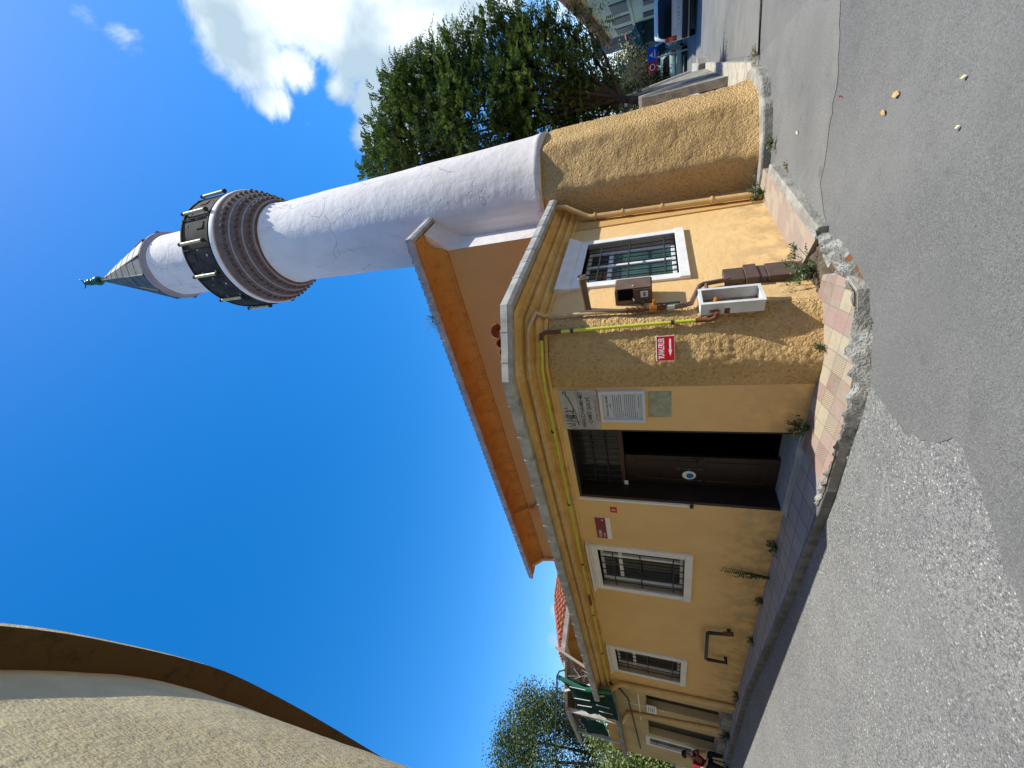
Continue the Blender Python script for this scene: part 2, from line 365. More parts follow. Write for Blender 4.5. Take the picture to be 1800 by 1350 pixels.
def fine(h, col):
    v = worley(h, 170); sp = h['t'].nodes.new('ShaderNodeSeparateColor'); h['L'](v.outputs['Color'], sp.inputs[0])
    c = h['mixc'](h['math']('MULTIPLY', h['mr'](sp.outputs[0], .5, 1), .45), col, (.26,.26,.25))
    c = h['mixc'](h['math']('MULTIPLY', h['mr'](sp.outputs[1], .5, 1), .55), c, (.05,.05,.053))
    c = h['mixc'](h['math']('MULTIPLY', h['mr'](h['noise'](.9, 6, .65), .42, .7), .4), c, (.205,.205,.195))
    c = h['mixc'](h['math']('MULTIPLY', h['mr'](h['noise'](2.4, 7, .7), .56, .70), .4), c, (.085,.085,.085))
    c = h['mixc'](h['math']('MULTIPLY', h['mr'](h['noise'](.45, 5, .6), .5, .62), .28), c, (.085,.086,.09))
    ol = worley(h, 1.3); return h['mixc'](h['math']('MULTIPLY', h['mr'](ol.outputs['Distance'], .10, .04), .35), c, (.05,.05,.05))
M['fine'] = material('fine_dark_asphalt', (.128,.129,.127), .88, (.155,.155,.15), .8, .5, bump=.4, bscale=200, extra=fine, bdist=.006, spec=.25)
M['smooth_road'] = material('smooth_street_asphalt', (.145,.145,.14), .9, (.185,.183,.172), 1.3, .6, bump=.25, bscale=120, bdist=.005, extra=lambda h, c: fine(h, c))
M['concrete'] = material('weathered_concrete', (.37,.355,.31), .9, (.24,.23,.205), 5, .6, bump=.8, bscale=30, bump2=.8, b2scale=9, spec=.15)
M['broken'] = material('broken_pale_concrete', (.46,.45,.42), .92, (.25,.24,.22), 9, .7, bump=1.0, bscale=45, bump2=1.2, b2scale=14, bdist=.04, spec=.12)
M['red_earth'] = material('rust_red_earth', (.30,.11,.045), .95, (.18,.10,.05), 25, .6, bump=1, bscale=80, bdist=.03)
M['dirt'] = material('dry_brown_dirt', (.16,.12,.08), .95, (.10,.08,.055), 18, .6, bump=1, bscale=60, bdist=.02)
def tiles(size, ang, cols, ribs=True, joint=(.20,.18,.15), skew=0.0):
    def fn(h, col):
        t, L = h['t'], h['L']
        mp = t.nodes.new('ShaderNodeMapping'); mp.inputs['Rotation'].default_value = (0,0,ang); mp.inputs['Scale'].default_value = (1/size[0],1/size[1],1)
        L(h['g'].outputs['Position'], mp.inputs['Vector']); s = t.nodes.new('ShaderNodeSeparateXYZ'); L(mp.outputs[0], s.inputs[0])
        x = h['math']('ADD', s.outputs[0], h['math']('MULTIPLY', s.outputs[1], skew)); y = s.outputs[1]
        fx, fy = h['math']('FLOOR', x), h['math']('FLOOR', y)
        cb = t.nodes.new('ShaderNodeCombineXYZ'); L(fx, cb.inputs[0]); L(fy, cb.inputs[1])
        w = t.nodes.new('ShaderNodeTexWhiteNoise'); w.noise_dimensions = '2D'; L(cb.outputs[0], w.inputs['Vector'])
        ramp = t.nodes.new('ShaderNodeValToRGB'); ramp.color_ramp.interpolation = 'CONSTANT'
        e = ramp.color_ramp.elements
        while len(e) < len(cols): e.new(.5)
        for i, c in enumerate(cols): e[i].position = i/len(cols); e[i].color = (*c, 1)
        L(w.outputs['Value'], ramp.inputs[0]); c = ramp.outputs[0]
        ux, uy = h['math']('FRACT', x), h['math']('FRACT', y)
        ex = h['math']('MINIMUM', h['math']('MINIMUM', ux, h['math']('SUBTRACT', 1, ux)), h['math']('MINIMUM', uy, h['math']('SUBTRACT', 1, uy)))
        jt = h['mr'](ex, .015, .04, 1, 0)
        if ribs:
            rb = h['math']('SINE', h['math']('MULTIPLY', h['math']('ADD', x, y), 38.0)); sel = h['mr'](h['math']('FRACT', h['math']('MULTIPLY', w.outputs['Value'], 7.3)), .6, .62)
            rr = h['math']('MULTIPLY', h['mr'](rb, -.3, .3), sel); c = h['mixc'](h['math']('MULTIPLY', rr, .55), c, (.22,.12,.09)); h['height'] = h['math']('MULTIPLY', rr, -.4)
        c = h['mixc'](h['math']('MULTIPLY', h['mr'](h['noise'](8, 7, .7), .40, .66), .75), c, (.30,.27,.22))
        return h['mixc'](h['math']('MULTIPLY', jt, .8), c, joint)
    return fn
PINK, CREAM = (.33,.205,.18), (.41,.345,.24)
M['tile_c'] = material('pink_cream_corner_tiles', PINK, .8, bump=.4, bscale=60, extra=tiles((.20,.20), rad(40), [PINK,CREAM,(.36,.24,.20),(.38,.30,.22),(.31,.22,.18)], True, skew=.35), bdist=.01)
M['tile_s'] = material('pink_cream_side_tiles', PINK, .8, bump=.4, bscale=60, extra=tiles((.17,.13), rad(-47), [(.30,.21,.18),(.36,.30,.215),(.37,.265,.215),(.29,.225,.195)], False, joint=(.32,.27,.2), skew=.2), bdist=.01)
M['slab'] = material('grey_pavement_slabs', (.30,.30,.31), .85, bump=.4, bscale=50, extra=tiles((.30,.26), rad(35), [(.27,.27,.29),(.34,.33,.33),(.30,.30,.32),(.36,.33,.31)], False, joint=(.12,.12,.12), skew=.3), bdist=.01)
M['apron'] = material('cream_sidewalk_slabs', (.42,.39,.32), .88, bump=.3, bscale=60, extra=tiles((1.1,.55), rad(-37), [(.40,.37,.31),(.44,.41,.34),(.42,.39,.32)], False, joint=(.2,.18,.15)), bdist=.006)
def leafmat(name, a, b_, c, rough=.5, trans=.25):
    m_ = bpy.data.materials.new(name); m_.use_nodes = True; t = m_.node_tree; p = t.nodes['Principled BSDF']; L = t.links.new
    g = t.nodes.new('ShaderNodeNewGeometry'); r = t.nodes.new('ShaderNodeValToRGB'); e = r.color_ramp.elements; e.new(.5)
    e[0].position, e[1].position, e[2].position = 0, .6, 1
    for i, x in enumerate((a, b_, c)): e[i].color = (*x, 1)
    L(g.outputs['Random Per Island'], r.inputs[0]); L(r.outputs[0], p.inputs['Base Color']); p.inputs['Roughness'].default_value = rough; p.inputs['Specular IOR Level'].default_value = .4
    tr = t.nodes.new('ShaderNodeBsdfTranslucent'); L(r.outputs[0], tr.inputs[0]); mx_ = t.nodes.new('ShaderNodeMixShader'); mx_.inputs[0].default_value = trans
    L(p.outputs[0], mx_.inputs[1]); L(tr.outputs[0], mx_.inputs[2]); L(mx_.outputs[0], t.nodes['Material Output'].inputs[0]); return m_
M['leaf_r'] = leafmat('dark_pinnate_leaves', (.022,.055,.012), (.065,.125,.02), (.20,.24,.05), .4)
M['leaf_l'] = leafmat('olive_leaves', (.02,.04,.01), (.06,.095,.02), (.15,.18,.045))
M['leaf_b'] = leafmat('pale_shrub_leaves', (.08,.12,.03), (.15,.20,.05), (.24,.26,.08))
M['weed'] = leafmat('weed_leaves', (.03,.06,.015), (.06,.10,.03), (.12,.14,.05))
M['weed_dry'] = leafmat('dry_weed_leaves', (.12,.09,.035), (.20,.15,.06), (.10,.11,.04))
M['bark'] = material('bark', (.09,.065,.045), .95, (.05,.04,.03), 8, .6, bump=1, bscale=20)
exec_done = True

# ================================================================== GROUND AND ROADS
def sheet(name, mat, poly=None, xs=None, ys=None, lift=0.0):
    mb = MB()
    if poly is None:
        for i in range(len(xs)):
            for j in range(len(ys)): mb.v.append((xs[i], ys[j], gz(xs[i], ys[j])+lift))
        n = len(ys)
        for i in range(len(xs)-1):
            for j in range(n-1): mb.f.append((i*n+j, (i+1)*n+j, (i+1)*n+j+1, i*n+j+1))
        o = obj(name, mb, mat, recalc=False)
    else:
        bm = bmesh.new(); vs = [bm.verts.new((p[0], p[1], 0)) for p in poly]; bm.faces.new(vs)
        bmesh.ops.triangulate(bm, faces=bm.faces[:])
        for _ in range(4):
            es = [e for e in bm.edges if e.calc_length() > 6]
            if es: bmesh.ops.subdivide_edges(bm, edges=es, cuts=1); bmesh.ops.triangulate(bm, faces=bm.faces[:])
        for v in bm.verts: v.co.z = gz(v.co.x, v.co.y)+lift
        for f in bm.faces:
            if f.normal.z < 0: f.normal_flip()
        me = bpy.data.meshes.new(name); bm.to_mesh(me); bm.free(); me.materials.append(mat)
        o = bpy.data.objects.new(name, me); COL.objects.link(o)
    return tag(o, kind='structure')
lin = [-400,-200,-100,-50,-25,-12,-6,0,3,6,8,10,12,15,20,26,33,42,55,80,120,200,400]
sheet('ground', M['coarse'], xs=lin, ys=lin)
patch = [(-.13,3.84),(-.27,3.66),(-.40,3.48),(-.43,3.3),(-.42,3.13),(-.37,3.0),(-.42,2.92),(-.54,2.86),(-.66,2.79),(-.80,2.72),(-.93,2.68),(-1.04,2.61),(-1.14,2.56),(-1.5,2.2),(-2.0,1.4),(-2.3,.2),(-2.5,-2),(-3,-8),(60,-8),(60,60),(45,60),(2.9,6.9),(1.3,5.2)]
def rough_edge(pts, n0, n1, amp, step=.045):
    out = []
    for i, p in enumerate(pts):
        out.append(p)
        if n0 <= i < n1:
            q = pts[i+1]; d = math.dist(p, q); k = int(d/step)
            for j in range(1, k):
                t = j/k; x, y = p[0]+(q[0]-p[0])*t, p[1]+(q[1]-p[1])*t
                w = noise.noise(Vector((x*7, y*7, .3)))*amp; nx, ny = -(q[1]-p[1])/d, (q[0]-p[0])/d; out.append((x+nx*w, y+ny*w))
    return out
sheet('road', M['fine'], poly=rough_edge(patch, 0, 14, .03), lift=.004)
# smoother strip along the kerb and the street that runs off to the right
strip = [(1.35,4.60),(1.6,4.85),(2.3,5.65),(3.2,6.7),(4.2,7.3),(4.93,7.02),(3.9,4.9),(3.28,4.25),(2.7,4.34),(2.43,4.47),(1.95,4.80),(1.6,4.72)]
sheet('road_repair', M['smooth_road'], poly=rough_edge(strip, 6, 10, .05), lift=.008)
sheet('street', M['smooth_road'], poly=[(4.95,7.02),(5.56,6.77),(9,5.6),(20,2),(60,10),(60,75),(40,75),(9.9,13.8)], lift=.012)
seam = MB(); 
for a, b in (((4.93,7.03),(9,5.62)),):
    d = np.array([b[0]-a[0], b[1]-a[1], 0]); d /= np.linalg.norm(d); nn = np.array([-d[1], d[0], 0])*.02
    seam.quad(np.array([*a, .017])-nn, np.array([*b, .017])-nn, np.array([*b, .017])+nn, np.array([*a, .017])+nn)
tag(obj('road_seam', seam, M['ink']), kind='structure')
# sidewalk that runs away along the street, one step up
apr = [(4.1,6.68),(4.93,7.12),(9.85,13.7),(14,19.3),(13.0,20.5),(6.2,10.4),(4.5,8.0)]
tag(obj('sidewalk', MB().prism([tuple(p) for p in apr], lambda x, y: gz(x, y)-.1, lambda x, y: gz(x, y)+.10), M['apron'], bevel=.01), kind='structure')

# pavement round the mosque, one step up
def g2(px, py, z=.09): X = ground(px, py, z); return (X[0], X[1])
outer = [g2(*p) for p in ((1483,481),(1504,512),(1505,551),(1497,585),(1495,620),(1503,632),(1501,663),(1489,726),(1478,767),(1451,863))]
front_out = [g2(*p) for p in ((1420,950),(1382,1050),(1340,1150),(1310,1220))]
wl = lambda s, o=-.03: tuple(F(s, 0, o)[:2])
corner_poly = [tuple(S(.12,0,-.03)[:2])] + [tuple(S(.12,0,.22)[:2])] + outer + [wl(1.15), wl(.1), tuple(K(.1,0,-.03)[:2]), tuple(K(.5,0,-.03)[:2])]
tag(obj('pavement', MB().prism(corner_poly, -.02, .09), M['tile_c']), kind='structure')
sl = [outer[-1]] + front_out + [tuple((np.array(front_out[-1])+D1[:2]*5).tolist()), wl(13.5), wl(1.155)]
tag(obj('pavement', MB().prism(sl, -.02, .086), M['slab']), kind='structure')
# tiled side pavement with its kerb
ko = [g2(1352,288,.1), g2(1400,350,.1), g2(1437,399,.1)]
ki = [tuple(np.array(p)-N2[:2]*.13) for p in ko]
tag(obj('pavement', MB().prism([tuple(S(3.3,0,-.02)[:2]), tuple(S(.72,0,-.02)[:2]), ki[2], ki[1], ki[0], tuple(S(3.75,0,.3)[:2])], -.02, .093), M['tile_s']), kind='structure')
def lumps(mb_poly_pts, h0, h1, seed, amp=.02, n=9, k=5):
    """ragged strip between two plan polylines"""
    a, b = mb_poly_pts; mb = MB()
    def samp(pl, t):
        L = [0]
        for i in range(len(pl)-1): L.append(L[-1]+math.dist(pl[i], pl[i+1]))
        x = t*L[-1]
        for i in range(len(pl)-1):
            if x <= L[i+1]+1e-9: q = (x-L[i])/(L[i+1]-L[i]); return (pl[i][0]+(pl[i+1][0]-pl[i][0])*q, pl[i][1]+(pl[i+1][1]-pl[i][1])*q)
        return pl[-1]
    for i in range(n+1):
        pa, pb = samp(a, i/n), samp(b, i/n)
        for j in range(k+1):
            t = j/k; x, y = pa[0]+(pb[0]-pa[0])*t, pa[1]+(pb[1]-pa[1])*t
            edge = 1 if 0 < j < k and 0 < i < n else 0
            pr = min(1, (1-t)*2.2)
            z = h0+(h1-h0)*pr + edge*amp*2.2*noise.noise(Vector((x*11+seed, y*11, 0))) + edge*amp*1.2*noise.noise(Vector((x*31+seed, y*31, 2)))
            w = .25*amp*noise.noise(Vector((x*20, y*20, seed)))
            if j == k: w *= 6; z = h0
            mb.v.append((x+w, y+w, z))
    for i in range(n):
        for j in range(k): mb.f.append((i*(k+1)+j, i*(k+1)+j+1, (i+1)*(k+1)+j+1, (i+1)*(k+1)+j))
    return mb
kerb_pts_out = [g2(*p, z=0) for p in ((1486,446),(1502,462),(1512,480),(1526,520),(1534,560),(1536,600),(1534,640),(1532,680),(1524,706),(1506,762),(1477,832),(1455,868))]
kb = lumps(([g2(1462,462), g2(1474,474)]+outer+[g2(1440,888)], kerb_pts_out+[g2(1449,892,0)]), -.005, .10, 3, .03, 80, 10)
cc_ = np.mean(np.array(corner_poly), axis=0); edge_poly = [tuple(np.array(p)+(np.array(p)-cc_)/np.linalg.norm(np.array(p)-cc_)*.014) for p in corner_poly]
tag(obj('pavement_edge', MB().prism(edge_poly, -.02, .083), M['concrete']), kind='structure')
tag(obj('kerb', kb, M['broken'], smooth='all'), kind='structure')
tag(obj('kerb', MB().prism(ko+ki[::-1], -.02, .10), M['concrete'], bevel=.012), kind='structure')
# kerb stones along the shaded street front
fo = [outer[-1]]+front_out+[sl[5]]
fo2 = [tuple(np.array(p)-N1[:2]*.05) for p in fo]; fo3 = [tuple(np.array(p)+N1[:2]*.008) for p in fo]
tag(obj('kerb', MB().prism(fo2+fo3[::-1], -.02, .091), material('dark_kerb_stone', (.20,.20,.20), .9, (.13,.13,.13), 6, .6, bump=.5, bscale=30), bevel=.01), kind='structure')
# base step of concrete round the drum foot and the bare earth where kerbing has gone
drum_c = np.array([3.69, 7.545, 0]); RD = 1.03
ring = []
for a in range(0, 41):
    A = rad(100+a*5.0); jt = .05*noise.noise(Vector((a*.4, 0, 5)))
    ring.append((drum_c[0]+math.sin(A)*(RD+.17+jt), drum_c[1]+math.cos(A)*(RD+.17+jt)))
tag(obj('drum_footing', MB().prism(ring, -.05, .13), M['concrete'], bevel=.03), kind='structure')
lump_a = [g2(*p) for p in ((1437,402),(1445,430),(1452,455),(1460,470))]; lump_b = [g2(*p, z=0) for p in ((1448,402),(1482,424),(1496,440),(1494,452))]
tag(obj('kerb', lumps((lump_a, lump_b), -.005, .11, 9, .028, 26, 12), M['broken'], smooth='all'), kind='structure')
ea, eb = [g2(1452,456,.03), g2(1462,470,.03), g2(1484,482,.03)], [g2(1497,446,0), g2(1511,468,0), g2(1520,490,0)]
tag(obj('bare_earth', lumps((ea, eb), 0, .045, 13, .02, 22, 12), M['red_earth'], smooth='all'), kind='structure')
da, db_ = [tuple(S(.75,0,-.02)[:2]), tuple(S(.1,0,-.02)[:2])], [g2(1440,405,.05), g2(1484,484,.05)]
tag(obj('bare_earth', lumps((da, db_), .02, .06, 17, .02, 26, 20), M['dirt'], smooth='all'), kind='structure')

# ================================================================== WALL BUILDERS
def wall_holes(mb, fr, u0, u1, z0, z1, holes, o=0.0, depth=.22, reveal=None):
    us = sorted({u0, u1, *[h[0] for h in holes], *[h[1] for h in holes]}); zs = sorted({z0, z1, *[h[2] for h in holes], *[h[3] for h in holes]})
    for i in range(len(us)-1):
        for j in range(len(zs)-1):
            cu, cz = (us[i]+us[i+1])/2, (zs[j]+zs[j+1])/2
            if any(h[0] < cu < h[1] and h[2] < cz < h[3] for h in holes): continue
            mb.quad(fr(us[i],zs[j],o), fr(us[i+1],zs[j],o), fr(us[i+1],zs[j+1],o), fr(us[i],zs[j+1],o))
    rv = reveal or mb
    for a, b, c, d in holes:
        rv.quad(fr(a,c,o),fr(a,c,o-depth),fr(a,d,o-depth),fr(a,d,o)); rv.quad(fr(b,c,o),fr(b,c,o-depth),fr(b,d,o-depth),fr(b,d,o))
        rv.quad(fr(a,c,o),fr(b,c,o),fr(b,c,o-depth),fr(a,c,o-depth)); rv.quad(fr(a,d,o),fr(b,d,o),fr(b,d,o-depth),fr(a,d,o-depth))
def window(parent, fr, u0, u1, z0, z1, band=.12, mull=(.36,), transom=.74, bars=6, pane='glass', flip=False, cap=True, rails=(.12,.5,.83), hook=False):
    """white surround with moulded head, deep reveal, plastic casement, iron grille"""
    a, b, c, d = u0+band, u1-band, z0+band, z1-band*.9
    mb = MB()
    mb.fbox(fr, u0, a, c, d, -.01, .035).fbox(fr, b, u1, c, d, -.01, .035).fbox(fr, u0, u1, d, z1, -.01, .035).fbox(fr, u0-.0, u1+.0, z0, c, -.01, .05)
    if cap == 'tall':
        mb.add([fr(u0-.02,z1,.0),fr(u1+.02,z1,.0),fr(u1+.02,z1,.04),fr(u0-.02,z1,.04),fr(u0-.07,z1+.19,.0),fr(u1+.07,z1+.19,.0),fr(u1+.07,z1+.19,.10),fr(u0-.07,z1+.19,.10)], [(0,1,2,3),(4,5,6,7),(2,3,7,6),(0,3,7,4),(1,2,6,5)])
    elif cap:
        mb.fbox(fr, u0-.02, u1+.02, z1+.001, z1+.035, -.01, .05).fbox(fr, u0-.05, u1+.05, z1+.036, z1+.075, -.01, .085)
    w = obj('window', mb, M['white'], parent, bevel=.006)
    rv = MB(); D = .2
    rv.quad(fr(a,c,.03),fr(a,c,-D),fr(a,d,-D),fr(a,d,.03)).quad(fr(b,c,.03),fr(b,c,-D),fr(b,d,-D),fr(b,d,.03)).quad(fr(a,c,.045),fr(b,c,.045),fr(b,c,-D),fr(a,c,-D)).quad(fr(a,d,.03),fr(b,d,.03),fr(b,d,-D),fr(a,d,-D))
    obj('reveal', rv, M['white'], w)
    f = MB(); t = .05; o0, o1 = -.19, -.13
    f.fbox(fr, a, a+t, c, d, o0, o1).fbox(fr, b-t, b, c, d, o0, o1).fbox(fr, a+t, b-t, c, c+t, o0, o1).fbox(fr, a+t, b-t, d-t, d, o0, o1)
    zt = c+(d-c)*transom; f.fbox(fr, a+t, b-t, zt-t*.6, zt+t*.6, o0, o1-.002)
    for k in mull:
        um = a+(b-a)*k; f.fbox(fr, um-t*.5, um+t*.5, c+t, zt-t*.6, o0, o1+.004).fbox(fr, um-t*.5, um+t*.5, zt+t*.6, d-t, o0, o1+.004)
    obj('casement', f, M['pvc'], w, bevel=.004)
    g = MB().quad(fr(a+.01,c+.01,-.17),fr(b-.01,c+.01,-.17),fr(b-.01,d-.01,-.17),fr(a+.01,d-.01,-.17)); obj('pane', g, M[pane], w)
    if pane == 'teal':
        g2_ = MB().quad(fr(a+.01,zt+.02,-.166),fr(b-.01,zt+.02,-.166),fr(b-.01,d-.01,-.166),fr(a+.01,d-.01,-.166)); obj('pane', g2_, M['glass'], w)
    gr = MB(); og = -.03
    for i in range(bars):
        u = a+(b-a)*(i+.5)/bars; gr.tube([fr(u,c-.0,og), fr(u,d,og)], .0085, 6)
    for q in rails:
        z = c+(d-c)*q; gr.tube([fr(a,z,og+.012), fr(b,z,og+.012)], .011, 6)
    obj('grille', gr, M['iron'], w)
    return w
def miter(n_a, n_b):
    return (n_a+n_b)/(1+n_a@n_b)

# ================================================================== FRONT BUILDING (low range with the entrance)
EAVE = 3.26
annex = thing('mosque_entrance_building', 'low yellow plastered building with brown double door, grilled white windows and grey gutter', 'building', (C1[0], C1[1], 0))
wall = MB(); SL = 9.76
W1 = (3.552, 4.945, 1.118, 2.70); W2 = (7.43, 8.79, 1.12, 2.70)
def inner(w, band=.12): return (w[0]+band, w[1]-band, w[2]+band, w[3]-band*.9)
DOOR = (.957, 2.335, .09, 2.72)
wall_holes(wall, F, .28, SL, -.05, 3.2, [DOOR, inner(W1), inner(W2)], depth=.25)
wall.quad(F(SL,-.05,0),F(SL,-.05,-3),F(SL,4.0,-3),F(SL,3.2,0))
W3 = (.717, 2.125, 1.183, 2.625)
wall_holes(wall, S, .10, 3.6, -.05, 3.2, [inner(W3)], depth=.25)
obj('wall', wall, M['plaster'], annex)
# rounded, roughly thrown corner
pl = [F(.285,0), F(.14,0), C1+NK*.008, C1+DK*.16+NK*.022, C1+DK*.36+NK*.026, C2+NK*.004, S(.105,0)]
def chaikin(p, k):
    for _ in range(k):
        q = [p[0]]
        for i in range(len(p)-1): q += [p[i]*.75+p[i+1]*.25, p[i]*.25+p[i+1]*.75]
        q.append(p[-1]); p = q
    return p
pl = chaikin([np.array(p, float) for p in pl], 3)
dist = [0]
for i in range(1, len(pl)): dist.append(dist[-1]+np.linalg.norm(pl[i]-pl[i-1]))
NX, NZ = 60, 150
cm = MB()
for j in range(NZ+1):
    z = -.03+2.82*j/NZ
    for i in range(NX+1):
        x = dist[-1]*i/NX; k = max(q for q in range(len(pl)-1) if dist[q] <= x+1e-9); t = (x-dist[k])/(dist[k+1]-dist[k]); P = pl[k]*(1-t)+pl[k+1]*t
        T = pl[k+1]-pl[k]; n = np.array([T[1], -T[0], 0]); n /= np.linalg.norm(n)
        if n@(-P) < 0: n = -n
        e = min(1, x/.08, (dist[-1]-x)/.08); up = 1 if z < 2.1 else max(.12, 1-(z-2.1)*1.6)
        dsp = (.008*noise.noise(Vector((P[0]*5, P[1]*5, z*3)))+.006*noise.noise(Vector((P[0]*16, P[1]*16, z*16)))+.007*noise.noise(Vector((P[0]*38, P[1]*38, z*30))))*up
        flare = .05*max(0, (.5-z)/.5)**1.5
        cm.v.append(tuple(P+n*((dsp+flare)*e+.002)+UP*z))
for j in range(NZ):
    for i in range(NX): a = j*(NX+1)+i; cm.f.append((a, a+1, a+NX+2, a+NX+1))
obj('corner_wall', cm, M['rough'], annex, smooth='all')
# cornice of painted mouldings
path = [F(SL,0)*np.array([1,1,0]), C1, C2, S(3.6,0)*np.array([1,1,0])]
nrm = [N1, miter(N1, NK), miter(NK, N2), N2]
def arc(o, z, r, a0, a1, n=5): return [(o+r*math.cos(rad(a0+(a1-a0)*i/n)), z+r*math.sin(rad(a0+(a1-a0)*i/n))) for i in range(n+1)]
prof = [(-.01,2.70)]+arc(.004,2.735,.03,-90,90,5)+[(.012,2.775),(.028,2.80)]+arc(.035,2.85,.042,-90,75,6)+[(.045,2.905),(.07,2.935)]+arc(.085,2.98,.045,-80,80,6)+[(.10,3.03),(.145,3.06),(.155,3.10),(.235,3.112),(.235,3.15),(-.01,3.2)]
prof = [(o*1.12, 2.795+(z-2.70)*.82) for o, z in prof]
obj('cornice', MB().sweep(path, nrm, prof), M['trim_y'], annex, smooth=True)
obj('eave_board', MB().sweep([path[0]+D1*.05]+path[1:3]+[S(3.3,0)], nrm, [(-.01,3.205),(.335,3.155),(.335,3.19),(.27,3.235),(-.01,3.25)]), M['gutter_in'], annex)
gpath = [F(9.87,0), C1, C2, S(3.12,0)]
gp = [(.262,3.145),(.365,3.135),(.385,3.18),(.38,3.262),(.368,3.262),(.366,3.185),(.355,3.15),(.272,3.158),(.272,3.25),(.262,3.25)]
gp = [(o+.045, z-.02) for o, z in gp]
gm = MB().sweep(gpath, nrm, gp, closed=True)
def bands(mb, A, B, n, step, prof_, w=.028, off=.2):
    L = np.linalg.norm(B-A); d = (B-A)/L; x = off
    while x < L-.05:
        mb.sweep([A+d*x, A+d*(x+w)], [n, n], prof_, closed=True); x += step*(1+.12*math.sin(x*7))
bp = [(.256,3.139),(.367,3.128),(.391,3.178),(.386,3.268),(.366,3.268),(.362,3.187),(.352,3.156),(.276,3.164),(.276,3.24),(.256,3.24)]
bp = [(o+.045, z-.02) for o, z in bp]
# joints are placed with the straight run's own normal, starting past the mitre
bands(gm, C1+D1*.10, gpath[0], N1, .46, bp, off=.12)
bands(gm, C2+D2*.32, gpath[3], N2, .40, bp, off=.10)
bands(gm, C1+DK*.02, C2+DK*.16, NK, .33, bp, off=.06)
obj('gutter', gm, M['gutter'], annex)
# roof of the low range, tiled
rf = MB(); e0, e1, e2, e3 = [P+n*.33+UP*3.215 for P, n in zip(gpath, nrm)]
rf.add([e0, e1, e2, S(3.0,3.235,.3), F(9.87,4.05,-2.96), F(-.78,3.36,-2.96), S(3.0,3.25,-.02)], [(0,1,5,4),(1,2,5),(2,3,6,5)])
ro = obj('roof', rf, M['tile_roof'], annex)
# broken tile ends over the corner
for px, py, k, dx in ((874,583,1.7,0),(880,604,1.2,.03),(884,620,1.0,.01),(888,637,.9,.03),(892,652,.8,.0),(896,668,.8,.02)):
    tl = MB(); P = hit(px, py, C1+NK*.26, NK); r_ = .055*k
    q0, q1 = P+NK*.06-UP*.02, P-NK*.30+UP*.03
    n_ = 9; vv = []
    for (q, rr_) in ((q0, r_), (q1, r_*.8), (q1, r_*.8-.014), (q0, r_-.014)):
        vv += [q+DK*rr_*math.cos(math.pi*i/(n_-1))+UP*rr_*math.sin(math.pi*i/(n_-1)) for i in range(n_)]
    tl.add(vv, [(k_*n_+i, k_*n_+i+1, ((k_+1)%4)*n_+i+1, ((k_+1)%4)*n_+i) for k_ in range(4) for i in range(n_-1)]); obj('roof_tile', tl, M['tile_roof'], annex)
window(annex, F, *W1, bars=6, mull=(.34,), transom=.75)
window(annex, F, *W2, bars=6, mull=(.34,), transom=.72)
window(annex, S, *W3, bars=9, mull=(.62,), transom=.72, pane='teal', cap='tall')
# doorway
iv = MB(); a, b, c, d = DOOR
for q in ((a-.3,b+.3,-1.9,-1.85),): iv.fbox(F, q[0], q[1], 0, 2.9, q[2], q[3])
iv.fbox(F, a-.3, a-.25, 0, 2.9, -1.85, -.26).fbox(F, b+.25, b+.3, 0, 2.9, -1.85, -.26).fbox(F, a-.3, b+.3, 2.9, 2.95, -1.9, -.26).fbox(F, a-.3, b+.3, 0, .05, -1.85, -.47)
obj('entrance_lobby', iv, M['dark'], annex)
jm = MB(); jm.fbox(F, a, a+.03, c, d, -.40, -.003).fbox(F, b-.05, b, c, d, -.40, -.003).fbox(F, a+.03, b-.05, d-.04, d, -.40, -.003)
obj('door_lining', jm, M['door'], annex)
ZT = 2.05; OD = -.30
tr_ = MB(); tr_.fbox(F, a+.03, b-.05, ZT, ZT+.06, -.36, -.25)
dt = obj('transom', tr_, M['door_line'], annex, bevel=.005)
tg = MB()
for i in range(11): u = a+.08+(b-a-.16)*i/10; tg.tube([F(u,ZT+.06,-.27), F(u,d-.04,-.27)], .007, 6)
for z in (ZT+.24, ZT+.44): tg.tube([F(a+.03,z,-.26), F(b-.05,z,-.26)], .009, 6)
obj('grille', tg, M['iron'], dt)
obj('pane', MB().quad(F(a+.03,ZT+.06,-.31),F(b-.05,ZT+.06,-.31),F(b-.05,d-.04,-.31),F(a+.03,d-.04,-.31)), glass_mat('transom_glass', (.02,.024,.03), .12), dt)
lf0, lf1 = fs(1100,799,OD)[0], fs(1097,868,OD)[0]
lf1 = min(lf1, b-.06)
leaf = obj('door', MB().fbox(F, lf0, lf1, .13, ZT-.005, OD-.05, OD), M['door'], annex, bevel=.004)
pm = MB()
def frame_line(x0, x1, z0, z1, arch=False, r=.007):
    pts = [F(x0,z0,OD+.004), F(x1,z0,OD+.004)]
    if arch:
        zc = z1-(x1-x0)/2*.9
        pts += [F(x1,zc,OD+.004)]+[F((x0+x1)/2+(x1-x0)/2*math.cos(rad(q)), zc+(z1-zc)*math.sin(rad(q)), OD+.004) for q in range(15,180,15)]+[F(x0,zc,OD+.004), F(x0,z0,OD+.004)]
    else: pts += [F(x1,z1,OD+.004), F(x0,z1,OD+.004), F(x0,z0,OD+.004)]
    pm.tube(pts, r, 6)
i0, i1 = lf0+.10, lf1-.10
frame_line(i0, i1, 1.10, 1.93, True); frame_line(i0, i1, .28, .98)
for zc, w_ in ((1.50,.085),(.62,.11)):
    mid = (i0+i1)/2
    pm.tube([F(mid-w_,zc,OD+.004),F(mid,zc+w_*1.1,OD+.004),F(mid+w_,zc,OD+.004),F(mid,zc-w_*1.1,OD+.004),F(mid-w_,zc,OD+.004)], .006, 6)
    pm.fbox(F, mid-.012, mid+.012, zc-.012, zc+.012, OD, OD+.006)
